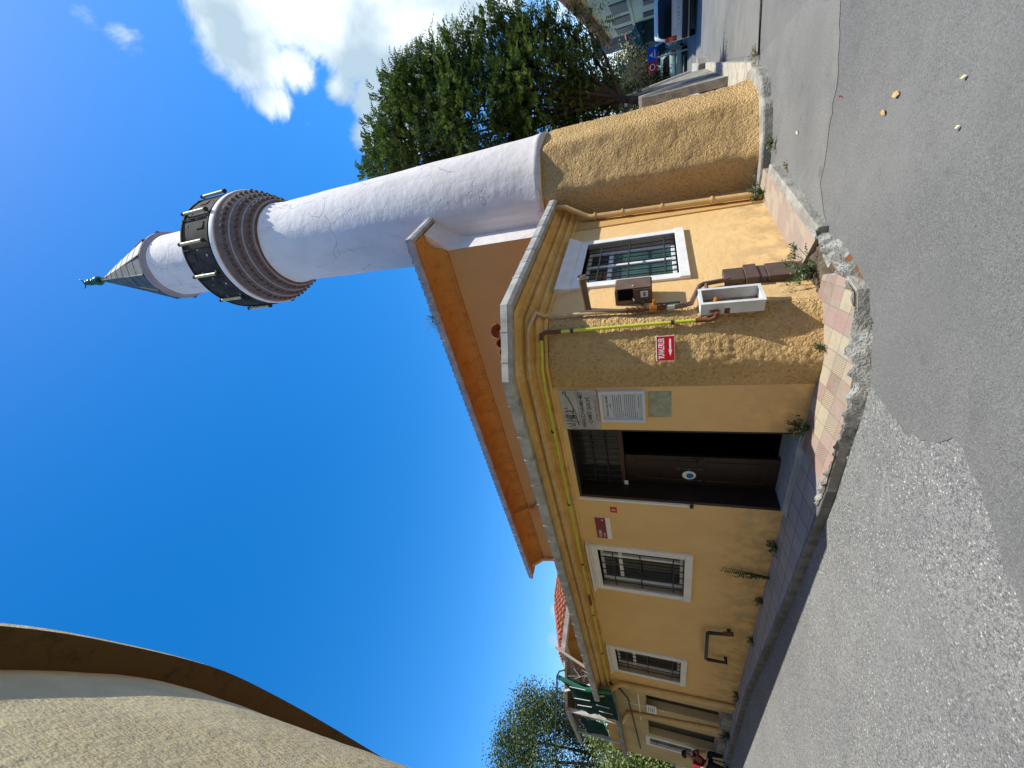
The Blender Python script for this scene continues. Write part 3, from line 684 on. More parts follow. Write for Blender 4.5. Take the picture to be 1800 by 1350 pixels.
obj('door_moulding', pm, M['door_line'], leaf)
hm = MB(); hm.fbox(F, lf0+.03, lf0+.06, 1.02, 1.18, OD+.001, OD+.01).tube([F(lf0+.045,1.09,OD+.01),F(lf0+.045,1.09,OD+.05),F(lf0+.14,1.09,OD+.05)], .008, 8)
obj('handle', hm, M['iron'], leaf)
# second leaf swung inwards: edge-on, deep in the dark on the left
obj('door', MB().fbox(F, b-.055-.045, b-.055, .13, ZT-.005, -1.0, -.37), M['door'], annex)
# oval notice with the blue middle, stuck on the leaf
nt_ = thing('door_notice', 'oval white and blue notice fixed on the brown door leaf', 'notice', F((lf0+lf1)/2, 1.25, OD))
uc, zc = fs(1211,835,OD+.01)
def disc(mb, fr, u, z, o, ru, rz, th=.004, n=28):
    c0 = [fr(u+ru*math.cos(2*math.pi*i/n), z+rz*math.sin(2*math.pi*i/n), o) for i in range(n)]; c1 = [fr(u+ru*math.cos(2*math.pi*i/n), z+rz*math.sin(2*math.pi*i/n), o+th) for i in range(n)]
    return mb.add(c0+c1, [tuple(range(n-1,-1,-1)), tuple(range(n,2*n))]+[(i,(i+1)%n,n+(i+1)%n,n+i) for i in range(n)])
obj('notice_rim', disc(MB(), F, uc, zc, OD+.009, .082, .088, .008), M['signwhite'], nt_)
obj('notice_centre', disc(MB(), F, uc+.005, zc-.012, OD+.018, .050, .047, .004), material('notice_blue', (.015,.16,.42), .4), nt_)
obj('mount', MB().fbox(F, uc-.02, uc+.02, zc-.02, zc+.02, OD, OD+.0095), M['iron'], nt_)
for sx in (-1, 1):
    orn = MB()
    for k in (-.14, 0, .14): disc(orn, F, uc+sx*.115, zc+k, OD+.002, .014, .02, .004, 10)
    orn.tube([F(uc+sx*.12, zc-.18, OD+.005), F(uc+sx*.105, zc, OD+.005), F(uc+sx*.12, zc+.15, OD+.005)], .003, 5)
    obj('ornament', orn, M['ink2'], leaf)
st = MB(); st.fbox(F, a-.02, b+.02, .0, .088, .0, .10); st.fbox(F, a+.001, b-.001, .0, .125, -.46, .045)
obj('doorstep', st, M['marble_step'], annex, bevel=.008)

# ================================================================== PRAYER HALL
HK = np.array([2.525, 6.56, 0.0]); HO = .45; HZ = 5.72
def H(s, z, o=0.0): return HK + D1*s + N1*o + UP*z
def HS(t, z, o=0.0): return HK + D2*t + N2*o + UP*z
Xl = hit(937, 1015, HK+N1*HO, N1); HL = float((Xl-HK)@D1)-HO*1.0
Xf = hit(948, 219, HK+N2*HO, N2); HD = float((Xf-HK)@D2)
hall = thing('prayer_hall', 'taller yellow building rising behind the low entrance range, with deep orange eaves and grey gutter', 'building', HK)
hw = MB()
hw.quad(H(0,-.1), H(HL,-.1), H(HL,5.35), H(0,5.35)); hw.quad(HS(0,-.3), HS(HD,-.3), HS(HD,5.35), HS(0,5.35))
lb = H(HL,0)+D2*HD
hw.quad(H(HL,-.1), lb-UP*.1, lb+UP*5.35, H(HL,5.35)); hw.quad(HS(HD,-.3), lb-UP*.3, lb+UP*5.35, HS(HD,5.35))
obj('wall', hw, M['hall'], hall)
hp = [H(HL,0)+D2*HD, H(HL,0), HK, HS(HD,0)]; hn = [-N2, miter(-N2, N1), miter(N1, N2), N2]
obj('soffit', MB().sweep(hp, hn, [(0,5.20),(.03,5.21),(.035,5.25),(.06,5.27),(.075,5.34),(.10,5.42),(.17,5.50),(.27,5.55),(.37,5.565),(.37,5.62),(0,5.64)]), M['soffit'], hall, smooth=True)
hg = MB().sweep([hp[1]-D2*0, hp[1], hp[2], HS(HD,0)][1:], hn[1:], [(.375,5.58),(.45,5.57),(.47,5.62),(.455,HZ),(.44,HZ),(.435,5.61),(.385,5.61),(.385,5.70),(.375,5.70)], closed=True)
hb = [(.370,5.574),(.452,5.563),(.476,5.618),(.462,HZ+.006),(.438,HZ+.006),(.430,5.617),(.39,5.617),(.39,5.69),(.370,5.69)]
bands(hg, HK+D1*.25, H(HL+.3,0), N1, .42, hb, .03, .12); bands(hg, HK+D2*.3, HS(HD,0), N2, .42, hb, .03, .2)
obj('gutter', hg, M['gutter'], hall)
e = [P+n*.36+UP*5.68 for P, n in zip(hp, hn)]
rr = MB(); apex0 = H(HL*.35, 7.6, -HD*.5); apex1 = H(HL*.65, 7.6, -HD*.5)
rr.add([e[0],e[1],e[2],e[3],apex0,apex1], [(0,1,5),(1,2,4,5),(2,3,4),(3,0,5,4)])
obj('roof', rr, M['tile_roof'], hall)
# scalloped tile ends just over the gutter
te = MB(); x = .0
while x < HL+.3:
    te.tube([H(x,HZ-.012,.44), H(x,HZ+.03,.2)], .038, 7); x += .16
for k in range(10): te.tube([HS(k*.11-.36,HZ-.01,.44), HS(k*.11-.36,HZ+.03,.2)], .036, 7)
obj('roof_tile_ends', te, M['tile_roof'], hall)
# white return between the hall and the minaret
wr_ = MB(); wr_.add([HS(-.004,3.3,.004),HS(1.1,3.3,.004),HS(1.1,5.0,.004),HS(-.004,5.0,.004)], [(0,1,2,3)])
wr_.add([HS(-.02,5.0,.004),HS(-.02,5.22,.10),HS(-.02,5.54,.37),HS(-.02,5.56,.0),HS(1.1,5.0,.004),HS(1.1,5.22,.10),HS(1.1,5.54,.37),HS(1.1,5.56,.0)], [(0,1,2,3),(4,7,6,5),(0,4,5,1),(1,5,6,2)])
obj('white_return', wr_, M['shaft'], hall)
# short rainwater pipe from the hall gutter to the low roof
hpz = MB(); q0 = H(fs(890,890,-2.97)[0]-0, 5.5, .1)
sa = float((hit(893,889,HK+N1*.06,N1)-HK)@D1); sb = float((hit(918,868,HK+N1*.06,N1)-HK)@D1)
hpz.tube([H(sa,5.45,.30), H(sa,5.2,.12), H(sa-.05,4.95,.06), H(sb,4.6,.06), H(sb,3.6,.06)], .045, 10)
obj('rainwater_pipe', hpz, M['soffit'], hall, smooth=True)
hpz = MB(); se = HL-.12
hpz.tube([H(se,5.5,.36), H(se,5.2,.1), H(se,4.9,.06), H(se,3.8,.06)], .05, 10)
obj('rainwater_pipe', hpz, M['beige_pipe'], hall, smooth=True)

# ================================================================== MINARET
AX = np.array([8.4*math.sin(rad(26.1)), 8.4*math.cos(rad(26.1)), 0.0])
mina = thing('minaret', 'tall white minaret with corbelled balcony, grey lead cone and green crescent finial', 'minaret', AX)
# octagonal foot with rounded arrises, rough plaster
dm = MB(); NA, NZ2 = 144, 110
for j in range(NZ2+1):
    z = -.1+3.70*j/NZ2
    for i in range(NA):
        a = 2*math.pi*i/NA; ph = ((a-rad(206)) % rad(45))-rad(22.5)          # a is a bearing; an arris faces the camera
        r = 1.045*math.cos(rad(22.5))/math.cos(ph)
        r = min(r, 1.03)
        if z > 3.2: r -= .16*((z-3.2)/.4)**2
        if z < .35: r += .07*((.35-z)/.35)
        x, y = math.sin(a), math.cos(a)
        r += .016*noise.noise(Vector((x*4, y*4, z*3)))+.006*noise.noise(Vector((x*14, y*14, z*13)))+.007*noise.noise(Vector((x*34, y*34, z*30)))
        r += .0
        zz = z + (.07*noise.noise(Vector((x*3, y*3, 7))) if z > 3.3 else 0)
        dm.v.append((AX[0]+x*r, AX[1]+y*r, zz))
for j in range(NZ2):
    for i in range(NA): dm.f.append((j*NA+i, j*NA+(i+1)%NA, (j+1)*NA+(i+1)%NA, (j+1)*NA+i))
dm.f.append(tuple(NZ2*NA+i for i in range(NA)))
obj('base', dm, M['rough'], mina, smooth='all')
def wob(a, z): return .010*noise.noise(Vector((math.cos(a)*2.5, math.sin(a)*2.5, z*.9)))+.005*noise.noise(Vector((math.cos(a)*9, math.sin(a)*9, z*4)))
sp = [(1.03,3.38),(1.015,3.5),(1.0,3.62)]+[(.995-.004*k,3.9+.3*k) for k in range(21)]+[(.915+.04,10.2),(.95,10.45)]
obj('shaft', MB().lathe(AX, [(r+.01, z) for r, z in sp], 96, jitter=wob), M['shaft'], mina, smooth='all')
co = [(.955,10.15),(1.005,10.16),(1.01,10.20),(1.025,10.215),(1.115,10.40),(1.135,10.455),(1.235,10.66),(1.255,10.715),(1.35,10.92),(1.355,11.0),(.9,11.02)]
corb = obj('corbel', MB().lathe(AX, co, 96), M['corbel'], mina, smooth=True)
bd = MB()
for r, z, h in ((1.022,10.185,.03),(1.122,10.40,.045),(1.242,10.66,.045)):
    bd.lathe(AX, [(r-.04,z-.01),(r,z),(r+.014,z+h*.5),(r+.004,z+h),(r-.05,z+h)], 96, cap=False)
obj('ring_bands', bd, M['band'], corb, smooth=True)
be_ = MB()
for r, z, n in ((1.078,10.305,46),(1.192,10.553,50),(1.308,10.812,54)):
    for i in range(n):
        a = 2*math.pi*i/n; be_.sphere((AX[0]+r*math.cos(a), AX[1]+r*math.sin(a), z), .048, 10, 6)
obj('beads', be_, M['corbel'], corb, smooth='all')
obj('balcony_floor', MB().lathe(AX, [(1.30,10.985),(1.385,11.0),(1.395,11.03),(1.395,11.13),(1.37,11.15),(.8,11.15)], 96), M['white'], mina, smooth=True)
rl = MB(); NC = 156; NR = 14; z0r, z1r = 11.17, 12.08
dots = {(3,3),(3,10),(6,7),(9,3),(9,10)}
grid = {}
for i in range(NC):
    for j in range(NR+1): a = 2*math.pi*i/NC; grid[i,j] = len(rl.v); rl.v.append((AX[0]+1.375*math.cos(a), AX[1]+1.375*math.sin(a), z0r+(z1r-z0r)*j/NR))
for i in range(NC):
    for j in range(NR):
        if (i % 13, j) in dots: continue
        rl.f.append((grid[i,j], grid[(i+1)%NC,j], grid[(i+1)%NC,j+1], grid[i,j+1]))
rail = obj('railing', rl, M['rail'], mina)
sdm = rail.modifiers.new('solid', 'SOLIDIFY'); sdm.thickness = .02
rt = MB()
for z in (11.19, 12.09): rt.lathe(AX, [(1.36,z-.02),(1.40,z-.02),(1.40,z+.02),(1.36,z+.02),(1.36,z-.02)], 96, cap=False)
for i in range(12):
    a = 2*math.pi*(i+.5)/12; c_ = AX+np.array([math.cos(a), math.sin(a), 0])*1.40; rt.tube([c_+UP*11.18, c_+UP*12.1], .016, 6)
obj('rail_frame', rt, M['rail'], rail)
for i in range(12):
    pn = MB()
    a0 = 2*math.pi*(i+.12)/12; a1 = 2*math.pi*(i+.38)/12
    pn.quad(*[AX+np.array([math.cos(q), math.sin(q), 0])*1.392+UP*z for q, z in ((a0,11.35+.2*(i%3)),(a1,11.35+.2*(i%3)),(a1,11.62+.2*(i%3)),(a0,11.62+.2*(i%3)))]); obj('patch_plate', pn, M['rail'], rail)
TOC = 206                                       # bearing from the minaret towards the viewer
for k in range(12):
    b_ = rad(TOC-17+k*30); dv = np.array([math.sin(b_), math.cos(b_), 0]); c_ = AX+dv*1.455
    lm = obj('lamp', MB().tube([c_+UP*11.30, c_+UP*12.02], .036, 10), M['lamp'], mina, smooth=True)
    for z, z2 in ((11.27, 11.29), (12.05, 12.03)):
        bk = MB(); bk.tube([c_+UP*(z-.03), c_+UP*(z+.03)], .045, 10); bk.tube([AX+dv*1.37+UP*z2, c_+UP*z2], .02, 6); obj('bracket', bk, M['rail'], lm)
obj('upper_shaft', MB().lathe(AX, [(.86,11.1)]+[(.853-.002*k,11.5+.3*k) for k in range(11)]+[(.83,14.75)], 80, jitter=wob), M['shaft'], mina, smooth='all')
obj('cone_cornice', MB().lathe(AX, [(.83,14.50),(.85,14.51),(.865,14.56),(.905,14.59),(.925,14.61),(.93,14.66),(.5,14.68)], 80), M['band'], mina, smooth=True)
cn = MB(); tiers = 7; n = 12; zt0, zt1 = 14.66, 18.38
for k in range(tiers):
    f0, f1 = k/tiers, (k+1)/tiers; r0 = .925*(1-f0)**.97+.02+.008; r1 = .925*(1-f1)**.97+.02
    cn.lathe(AX, [(r0, zt0+(zt1-zt0)*f0), (r1, zt0+(zt1-zt0)*f1)], n, cap=False)
cone = obj('cone_roof', cn, M['lead'], mina)
cr_ = MB()
for i in range(n):
    a = 2*math.pi*i/n; dv = np.array([math.cos(a), math.sin(a), 0]); cr_.tube([AX+dv*.955+UP*zt0, AX+dv*.5+UP*(zt0+(zt1-zt0)*.475), AX+dv*.03+UP*zt1], [.022,.018,.010], 6)
obj('seam_ribs', cr_, M['lead'], cone)
fn_ = MB()
fn_.lathe(AX, [(.03,18.34),(.045,18.42),(.03,18.46)], 12)
for z, r in ((18.60,.15),(18.86,.105),(19.06,.105),(19.25,.08)): fn_.sphere(AX+UP*z, r, 14, 8, (1,1,.85))
fn_.tube([AX+UP*18.4, AX+UP*19.42], .022, 8)
fin = obj('finial', fn_, M['green_metal'], mina, smooth='all')
cs = MB(); rt_ = np.array([math.cos(rad(26)), -math.sin(rad(26)), 0])*.9
cpts = [AX+UP*19.56+rt_*.16*math.cos(rad(q))+UP*.14*math.sin(rad(q)) for q in range(-205, 30, 15)]
cs.tube(cpts, [.004+.016*math.sin(math.pi*i/(len(cpts)-1)) for i in range(len(cpts))], 6)
obj('crescent', cs, M['green_metal'], fin)

# ================================================================== PIPES, BOXES AND SIGNS ON THE WALLS
def clip(mb, fr, u, z, o, r, w=.012):
    mb.tube([fr(u, z-w, o), fr(u, z+w, o)], r*1.35, 10); mb.fbox(fr, u-.012, u+.012, z-w, z+w, 0, o)
# downpipe beside the minaret foot
ut = ss(1041,381,.09)[0]; ub = ss(1328,342,.09)[0]
t_ = thing('drainpipe', 'yellow painted rainwater pipe between the grilled side window and the rough minaret foot', 'drainpipe', S((ut+ub)/2, 0, .09))
obj('pipe', MB().tube([S(3.08,3.14,.30), S(3.06,3.05,.30), S(3.04,2.98,.29), S(ut+.02,2.66,.12), S(ut,2.58,.09), S(ub,.10,.09)], .045, 12), M['beige_pipe'], t_, smooth=True)
for z in (2.5, 2.05, 1.45, .75, 3.03): 
    if z < 3: 
        c = MB(); u = ub+(ut-ub)*(z-.1)/2.45; clip(c, S, u, z, .09, .045); obj('collar', c, M['beige_pipe'], t_)
uf = fs(1097,1203.4,.07)[0]; ufb = fs(1298,1246,.07)[0]
t_ = thing('drainpipe', 'beige rainwater pipe at the far end of the shaded front, beyond the last grilled window', 'drainpipe', F(uf,0,.07))
obj('pipe', MB().tube([F(9.74,3.14,.31), F(9.72,3.02,.28), F(uf+.02,2.66,.10), F(uf,2.56,.07), F(ufb,.05,.07)], .055, 12), M['beige_pipe'], t_, smooth=True)
for z in (2.3, 1.2, .35): c = MB(); clip(c, F, uf+(ufb-uf)*(2.56-z)/2.5, z, .07, .055); obj('collar', c, M['beige_pipe'], t_)
# gas pipes
t_ = thing('gas_pipe', 'bright yellow gas pipe running up the corner and away under the front eaves', 'gas pipe', K(.47, 1.0, .05))
w0, w1 = kk(957,585,.06)[0], kk(1226,563,.06)[0]
zt = kk(957,585,.06)[1]; zb = kk(1226,563,.06)[1]
obj('upright', MB().tube([K(w0,zt-.16,.06), K(w1,zb,.06)], .019, 10), M['gas'], t_, smooth=True)
obj('elbow', MB().tube([K(w0-.10,zt+.02,.13), K(w0-.03,zt+.02,.12), K(w0,zt-.02,.085), K(w0,zt-.2,.06)], .025, 10), M['rust'], t_, smooth=True)
obj('elbow', MB().tube([K(w1,zb+.02,.06), K(w1,zb-.12,.06), K(w1+.02,zb-.17,.09), K(w1+.06,zb-.18,.15)], .026, 10), M['rust'], t_, smooth=True)
zg = 2.885
pp = [K(w0-.09,zt+.02,.13), K(.12,2.845,.12), K(.0,2.85,.11), F(.22,zg-.02,.105), F(1.5,zg-.01,.10), F(4,zg,.10), F(7,zg+.005,.10), F(9.6,zg+.01,.10)]
obj('eaves_run', MB().tube(pp, .018, 8), M['gas'], t_, smooth=True)
for u in (.9, 2.4, 4.05, 5.9, 7.7): c = MB(); c.tube([F(u,zg,.10-.0), F(u+.03,zg,.10)], .026, 8); c.tube([F(u+.015,zg,.10), F(u+.015,zg+.05,.06)], .006, 6); obj('clip', c, M['iron'], t_)
obj('coupling', MB().tube([F(5.1,zg+.002,.10), F(5.5,zg+.003,.10)], .026, 8), M['rust'], t_, smooth=True)
for z in (2.5, 1.42): c = MB(); clip(c, K, w0+(w1-w0)*(zt-z)/(zt-zb), z, .06, .019, .015); obj('clip', c, M['iron'], t_)
# water / cable conduit painted like the wall
v0 = ss(962,556,.05); v1 = ss(1100,547,.05)
t_ = thing('conduit', 'wall coloured conduit from the brown meter box up and along the cornice', 'conduit', S(v0[0], 1.5, .05))
obj('upright', MB().tube([S(v0[0],v0[1]-.02,.05), S(v1[0],v1[1],.05)], .021, 10), M['conduit'], t_, smooth=True)
obj('bend', MB().tube([S(v0[0],v0[1]-.03,.05), S(v0[0]-.01,v0[1]+.05,.07), S(.03,2.93,.15), K(.50,2.985,.19), K(.43,3.00,.17), K(.36,3.005,.165), K(.05,3.005,.16), F(.1,3.01,.155), F(1.2,3.03,.155), F(9.6,3.035,.155)], .021, 9), M['conduit'], t_, smooth=True)
# pipe run feeding the meter
m0 = ss(1022,549,.06); m1 = ss(1100,546,.06); m2 = ss(1128,543,.06); m3 = ss(1150,541,.06); m4 = ss(1172,541,.06); m5 = ss(1215,533,.06)
t_ = thing('gas_valve_run', 'rusty pipe with an orange valve below the brown meter box, bending into the white cabinet', 'valve', S(m3[0], m5[1], .06))
obj('pipe', MB().tube([S(m0[0],m0[1]+.02,.06), S(m1[0],m1[1],.06)], .024, 10), M['brown_box'], t_, smooth=True)
fit = MB(); z = m1[1]; u = m1[0]
while z > m4[1]:
    rr_ = .034 if int(z*40) % 2 else .026; fit.tube([S(u,z,.06), S(u,z-.028,.06)], rr_, 8); z -= .028
obj('fittings', fit, M['rust'], t_)
obj('valve_body', MB().tube([S(m3[0],m3[1]+.045,.06), S(m3[0],m3[1]-.03,.06)], .052, 12).tube([S(m3[0],m3[1]+.0,.06), S(m3[0],m3[1]+.0,.16)], .018, 8), M['brass'], t_, bevel=.004)
obj('valve_lever', MB().box(S(m3[0]-.01,m3[1]-.26,.10), N2*.012, D2*.02, UP*.24), M['iron'], t_)
zk = m5[1]; uk = m4[0]
obj('union', MB().tube([S(uk,m4[1],.06), S(uk,m4[1]-.08,.06)], .036, 6), M['gutter'], t_)
q1 = ss(1228,515,.06); q2 = ss(1229,500,.06); q3 = ss(1272,492,.06)
obj('lower_pipe', MB().tube([S(uk,m4[1]-.06,.06), S(uk+.02,zk+.06,.06), S(uk+.05,zk,.06), S(uk+.12,zk-.02,.06), S(q2[0]-.04,q2[1],.06), S(q2[0],q2[1]-.04,.06), S(q3[0],q3[1]-.05,.06)], .026, 10), M['brown_box'], t_, smooth=True)
obj('branch', MB().tube([S(q2[0]-.0,1.05,.06), S(q2[0]-.16,1.05,.06)], .022, 8), M['brown_box'], t_, smooth=True)
# meter box
t0 = ss(1081,538,0)[0]; of, _ = s_out(1081,511,t0); t1 = ss(1081,492,of)[0]; za = ss(1081,500,of)[1]; zb_ = ss(1146,498,of)[1]
t_ = thing('meter_box', 'brown metal meter box with a small white sticker, mounted below the grilled side window', 'meter box', S((t0+t1)/2, zb_, 0))
obj('case', MB().fbox(S, t0, t1, zb_, za, .002, of-.012), M['brown_box'], t_, bevel=.006)
obj('door', MB().fbox(S, t0+.012, t1-.008, zb_+.012, za-.012, of-.0115, of+.004), M['brown_box'], t_, bevel=.004)
obj('lock', MB().tube([S(t0+.05,(za+zb_)/2,of+.003), S(t0+.05,(za+zb_)/2,of+.014)], .012, 10), M['gutter'], t_)
lf = lambda u, z, o: S(t0-u, z, o)
obj('sticker', MB().box(S(t0-.0025,zb_+.045,of*.42), N2*.08, UP*.08, D2*.002), M['signwhite'], t_)
obj('sticker_print', MB().box(S(t0-.004,zb_+.07,of*.42+.015), N2*.05, UP*.025, D2*.001), material('sticker_blue', (.10,.22,.38), .4), t_)
obj('opening', MB().box(S(t0-.003,zb_+(za-zb_)*.50,of*.30), N2*.14, UP*.17, D2*.002), M['dark'], t_)
obj('cable_loop', MB().tube([S(t0-.01,za-.2,of*.5), S(t0-.06,za-.22,of*.4), S(t0-.07,za-.30,of*.2), S(t0-.03,za-.34,.06)], .016, 8), M['iron'], t_, smooth=True)
# flue stub
f0 = ss(1033,541,.03); oe, ze = s_out(1022,486,f0[0])
t_ = thing('flue_pipe', 'brown flue pipe sticking straight out of the wall above the meter box', 'flue', S(f0[0], f0[1], .0))
obj('tube', MB().tube([S(f0[0],f0[1],0), S(f0[0],ze,oe)], .042, 16, cap=False).tube([S(f0[0],ze,oe-.01), S(f0[0],ze,oe-.0)], .030, 12), M['brown_box'], t_, smooth=True)
obj('rim', MB().tube([S(f0[0],ze,oe-.02), S(f0[0],ze,oe+.003)], .046, 16, cap=False), M['gutter'], t_)
# open white cabinet
t0 = ss(1237,557,0)[0]; oc, _ = s_out(1237,536,t0); t1 = ss(1331,500,oc)[0]; za = ss(1229,520,oc)[1]; zb_ = ss(1341,512,oc)[1]
t_ = thing('gas_cabinet', 'open white plastic gas cabinet without its door, hanging low on the side wall', 'cabinet', S((t0+t1)/2, zb_, 0))
obj('side_panel', MB().fbox(S, t0, t0+.012, zb_, za, .02, oc), M['case_white'], t_, bevel=.003)
obj('side_panel', MB().fbox(S, t1-.012, t1, zb_, za, .02, oc), M['case_white'], t_, bevel=.003)
obj('top_panel', MB().fbox(S, t0+.0125, t1-.0125, za-.012, za, .02, oc), M['case_white'], t_, bevel=.003)
obj('bottom_panel', MB().fbox(S, t0+.0125, t1-.0125, zb_, zb_+.012, .02, oc), M['case_white'], t_, bevel=.003)
obj('rim', MB().fbox(S, t0-.006, t0+.03, zb_-.005, za+.005, oc, oc+.008).fbox(S, t1-.03, t1+.006, zb_-.005, za+.005, oc, oc+.008).fbox(S, t0+.03, t1-.03, za-.025, za+.005, oc, oc+.008).fbox(S, t0+.03, t1-.03, zb_-.005, zb_+.025, oc, oc+.008), M['case_white'], t_)
obj('back_panel', MB().fbox(S, t0, t1, zb_, za, .004, .018), material('stained_cabinet_back', (.40,.28,.15), .8, (.25,.16,.09), 12, .7), t_)
obj('inner_pipe', MB().tube([S(t0+.10,za-.14,.02), S(t0+.10,za-.14,.08), S(t0+.18,za-.16,.09), S(t0+.2,za-.22,.06)], .02, 8), M['brass'], t_, smooth=True)
obj('red_sticker', MB().box(S(t0-.0025,za-.17,oc*.30), N2*.035, UP*.085, D2*.002), material('faded_red', (.28,.10,.10), .6), t_)
obj('foam_patch', MB().box(S(t0-.003,za-.27,.025), N2*.06, UP*.05, D2*.002), M['rust'], t_)
# brown duct
t0 = ss(1275,503,0)[0]; od_, _ = s_out(1275,493,t0); t1 = ss(1272,473,od_)[0]; zt_ = ss(1272,483,od_)[1]
t_ = thing('cable_duct', 'dark brown boxed duct standing on the ground below the side window, behind the white cabinet', 'duct', S((t0+t1)/2, 0, 0))
L_ = ss(1345,491,od_)
sec = [(zt_, zt_-.20, .0, 0), (zt_-.205, zt_-.33, .022, 0), (zt_-.335, zt_-.41, .0, .005), (zt_-.415, zt_-.70, .012, .004), (zt_-.705, .05, .0, 0)]
for i, (z1_, z0_, ex, sh) in enumerate(sec):
    obj('duct_section', MB().fbox(S, t0-ex, t1+ex, z0_, z1_, .002, od_+ex*.8), M['brown_duct'], t_, bevel=.005)

def sign(name, label, cat, fr, u0, u1, z0, z1, o, th, mat, mount='plate'):
    t = thing(name, label, cat, fr((u0+u1)/2, z0, o)); obj(mount, MB().fbox(fr, u0, u1, z0, z1, o, o+th), mat, t, bevel=.002); return t
# reading direction on the front is towards smaller s
EX_F, EX_K, EX_S = -D1, DK, D2
w0, w1 = kk(1154,635,.07)[0], kk(1153,591,.07)[0]; z1_, z0_ = 1.588, 1.402
t_ = sign('toilet_sign', 'red sign with white lettering and an arrow on the rough lit corner of the wall', 'sign', K, w0, w1, z0_, z1_, .052, .004, M['signwhite'])
obj('face', MB().fbox(K, w0+.005, w1-.005, z0_+.005, z1_-.005, .0562, .0572), M['red'], t_)
uc = (w0+w1)/2
text_mesh('lettering', 'TUVALETLER', M['signwhite'], t_, K(uc,z1_-.052,.0582), EX_K, UP, .060, .222, bold=.02)
ar = MB(); za_ = z0_+.045
ar.fbox(K, uc-.02, w1-.035, za_-.009, za_+.009, .0574, .0584); ar.add([K(uc-.015,za_+.018,.0584), K(uc-.015,za_-.018,.0584), K(uc-.085,za_,.0584)], [(0,1,2)])
obj('arrow', ar, M['signwhite'], t_)
# marble name slab
t_ = sign('name_plaque', 'grey marble plaque with black calligraphy and large capitals over the doorway corner', 'plaque', F, .302, .938, 2.275, 2.735, .001, .02, M['marble'])
u = .62; 
text_mesh('lettering', 'HARACCI KARAMEHMET', M['ink'], t_, F(.615,2.475,.0225), EX_F, UP, .055, .575, bold=.008)
text_mesh('lettering', 'CAMİİ ŞERİFİ', M['ink'], t_, F(.62,2.39,.0225), EX_F, UP, .075, .42, bold=.008)
text_mesh('lettering', 'YAPIM TARİHİ 1514', M['ink2'], t_, F(.62,2.305,.0225), EX_F, UP, .030, .34, bold=.005)
obj('rule', MB().fbox(F, .315, .925, 2.517, 2.521, .0215, .0225), M['ink2'], t_)
cal = MB()
def pen(pts, r=.0045):      # strokes in plaque coordinates: x 0..1 from its left edge, y 0..1 in the upper band
    P = [F(.938-.636*x, 2.527+.19*y, .0235) for x, y in pts]
    cal.tube(P, r*.62, 5)
pen([(.05,.15),(.03,.45),(.07,.8),(.1,.5),(.07,.3),(.12,.55),(.17,.42),(.13,.3),(.08,.42)]); pen([(.06,.1),(.2,.05),(.23,.2),(.17,.3)])
for x in (.14,.22,.30,.335,.37,.47): pen([(x,.25),(x+.006,.9)], .0058)
pen([(.12,.12),(.24,.10),(.3,.22),(.35,.15),(.38,.3),(.33,.5),(.28,.45),(.31,.3),(.4,.38),(.44,.3)], .0065); pen([(.2,.45),(.27,.6),(.33,.5)], .005)
pen([(.4,.1),(.45,.22),(.52,.20),(.55,.28)], .006); pen([(.42,.45),(.5,.32),(.6,.3),(.78,.52),(.82,.50),(.85,.62),(.92,.66),(.97,.62),(.96,.85)], .008)
pen([(.5,.8),(.505,.45)]); pen([(.55,.9),(.56,.65)], .005)
for x, y in ((.16,.65),(.26,.75),(.36,.62),(.42,.7),(.445,.85),(.39,.82),(.91,.85),(.93,.78),(.18,.16),(.6,.72)): pen([(x,y),(x+.012,y-.03)], .008)
obj('calligraphy', cal, M['ink'], t_)
# framed history panel
t_ = thing('information_panel', 'white framed information panel with small black text, just below the marble plaque', 'panel', F(.56,1.72,.0))
a, b, c, d = .322, .795, 1.722, 2.250
obj('frame', MB().fbox(F,a,a+.035,c,d,.001,.045).fbox(F,b-.035,b,c,d,.001,.045).fbox(F,a+.0352,b-.0352,c,c+.035,.001,.045).fbox(F,a+.0352,b-.0352,d-.035,d,.001,.045), M['frame_w'], t_, bevel=.006)
obj('sheet', MB().fbox(F,a+.036,b-.036,c+.036,d-.036,.001,.012), M['paper'], t_)
text_mesh('lettering', 'HARACCI KARA MEHMET', M['ink'], t_, F((a+b)/2,d-.085,.0135), EX_F, UP, .022, .33, bold=.01)
text_mesh('lettering', 'CAMİİ', M['ink'], t_, F((a+b)/2,d-.120,.0135), EX_F, UP, .022, .08, bold=.01)
ln = MB(); rg = random.Random(4)
for k, z in enumerate([d-.16-.0225*i for i in range(14)]):
    if k in (5, 12): x, xe = b-.06, b-.17
    elif k == 13: x, xe = b-.20, a+.07
    else: x, xe = b-.055-(.02 if k in (0, 6) else 0), a+.06
    while x > xe+.02:
        w_ = rg.uniform(.015,.05); x2 = max(xe, x-w_); ln.fbox(F, x2, x, z-.0035, z+.0035, .0125, .0132); x = x2-.008
obj('fine_print', ln, M['ink2'], t_)
tag(obj('old_tile_patch', MB().fbox(F,.352,.735,1.438,1.690,.001,.008), M['old_tile'], bevel=.004), 'square patch of mossy green tiles below the framed information panel', 'tile patch')
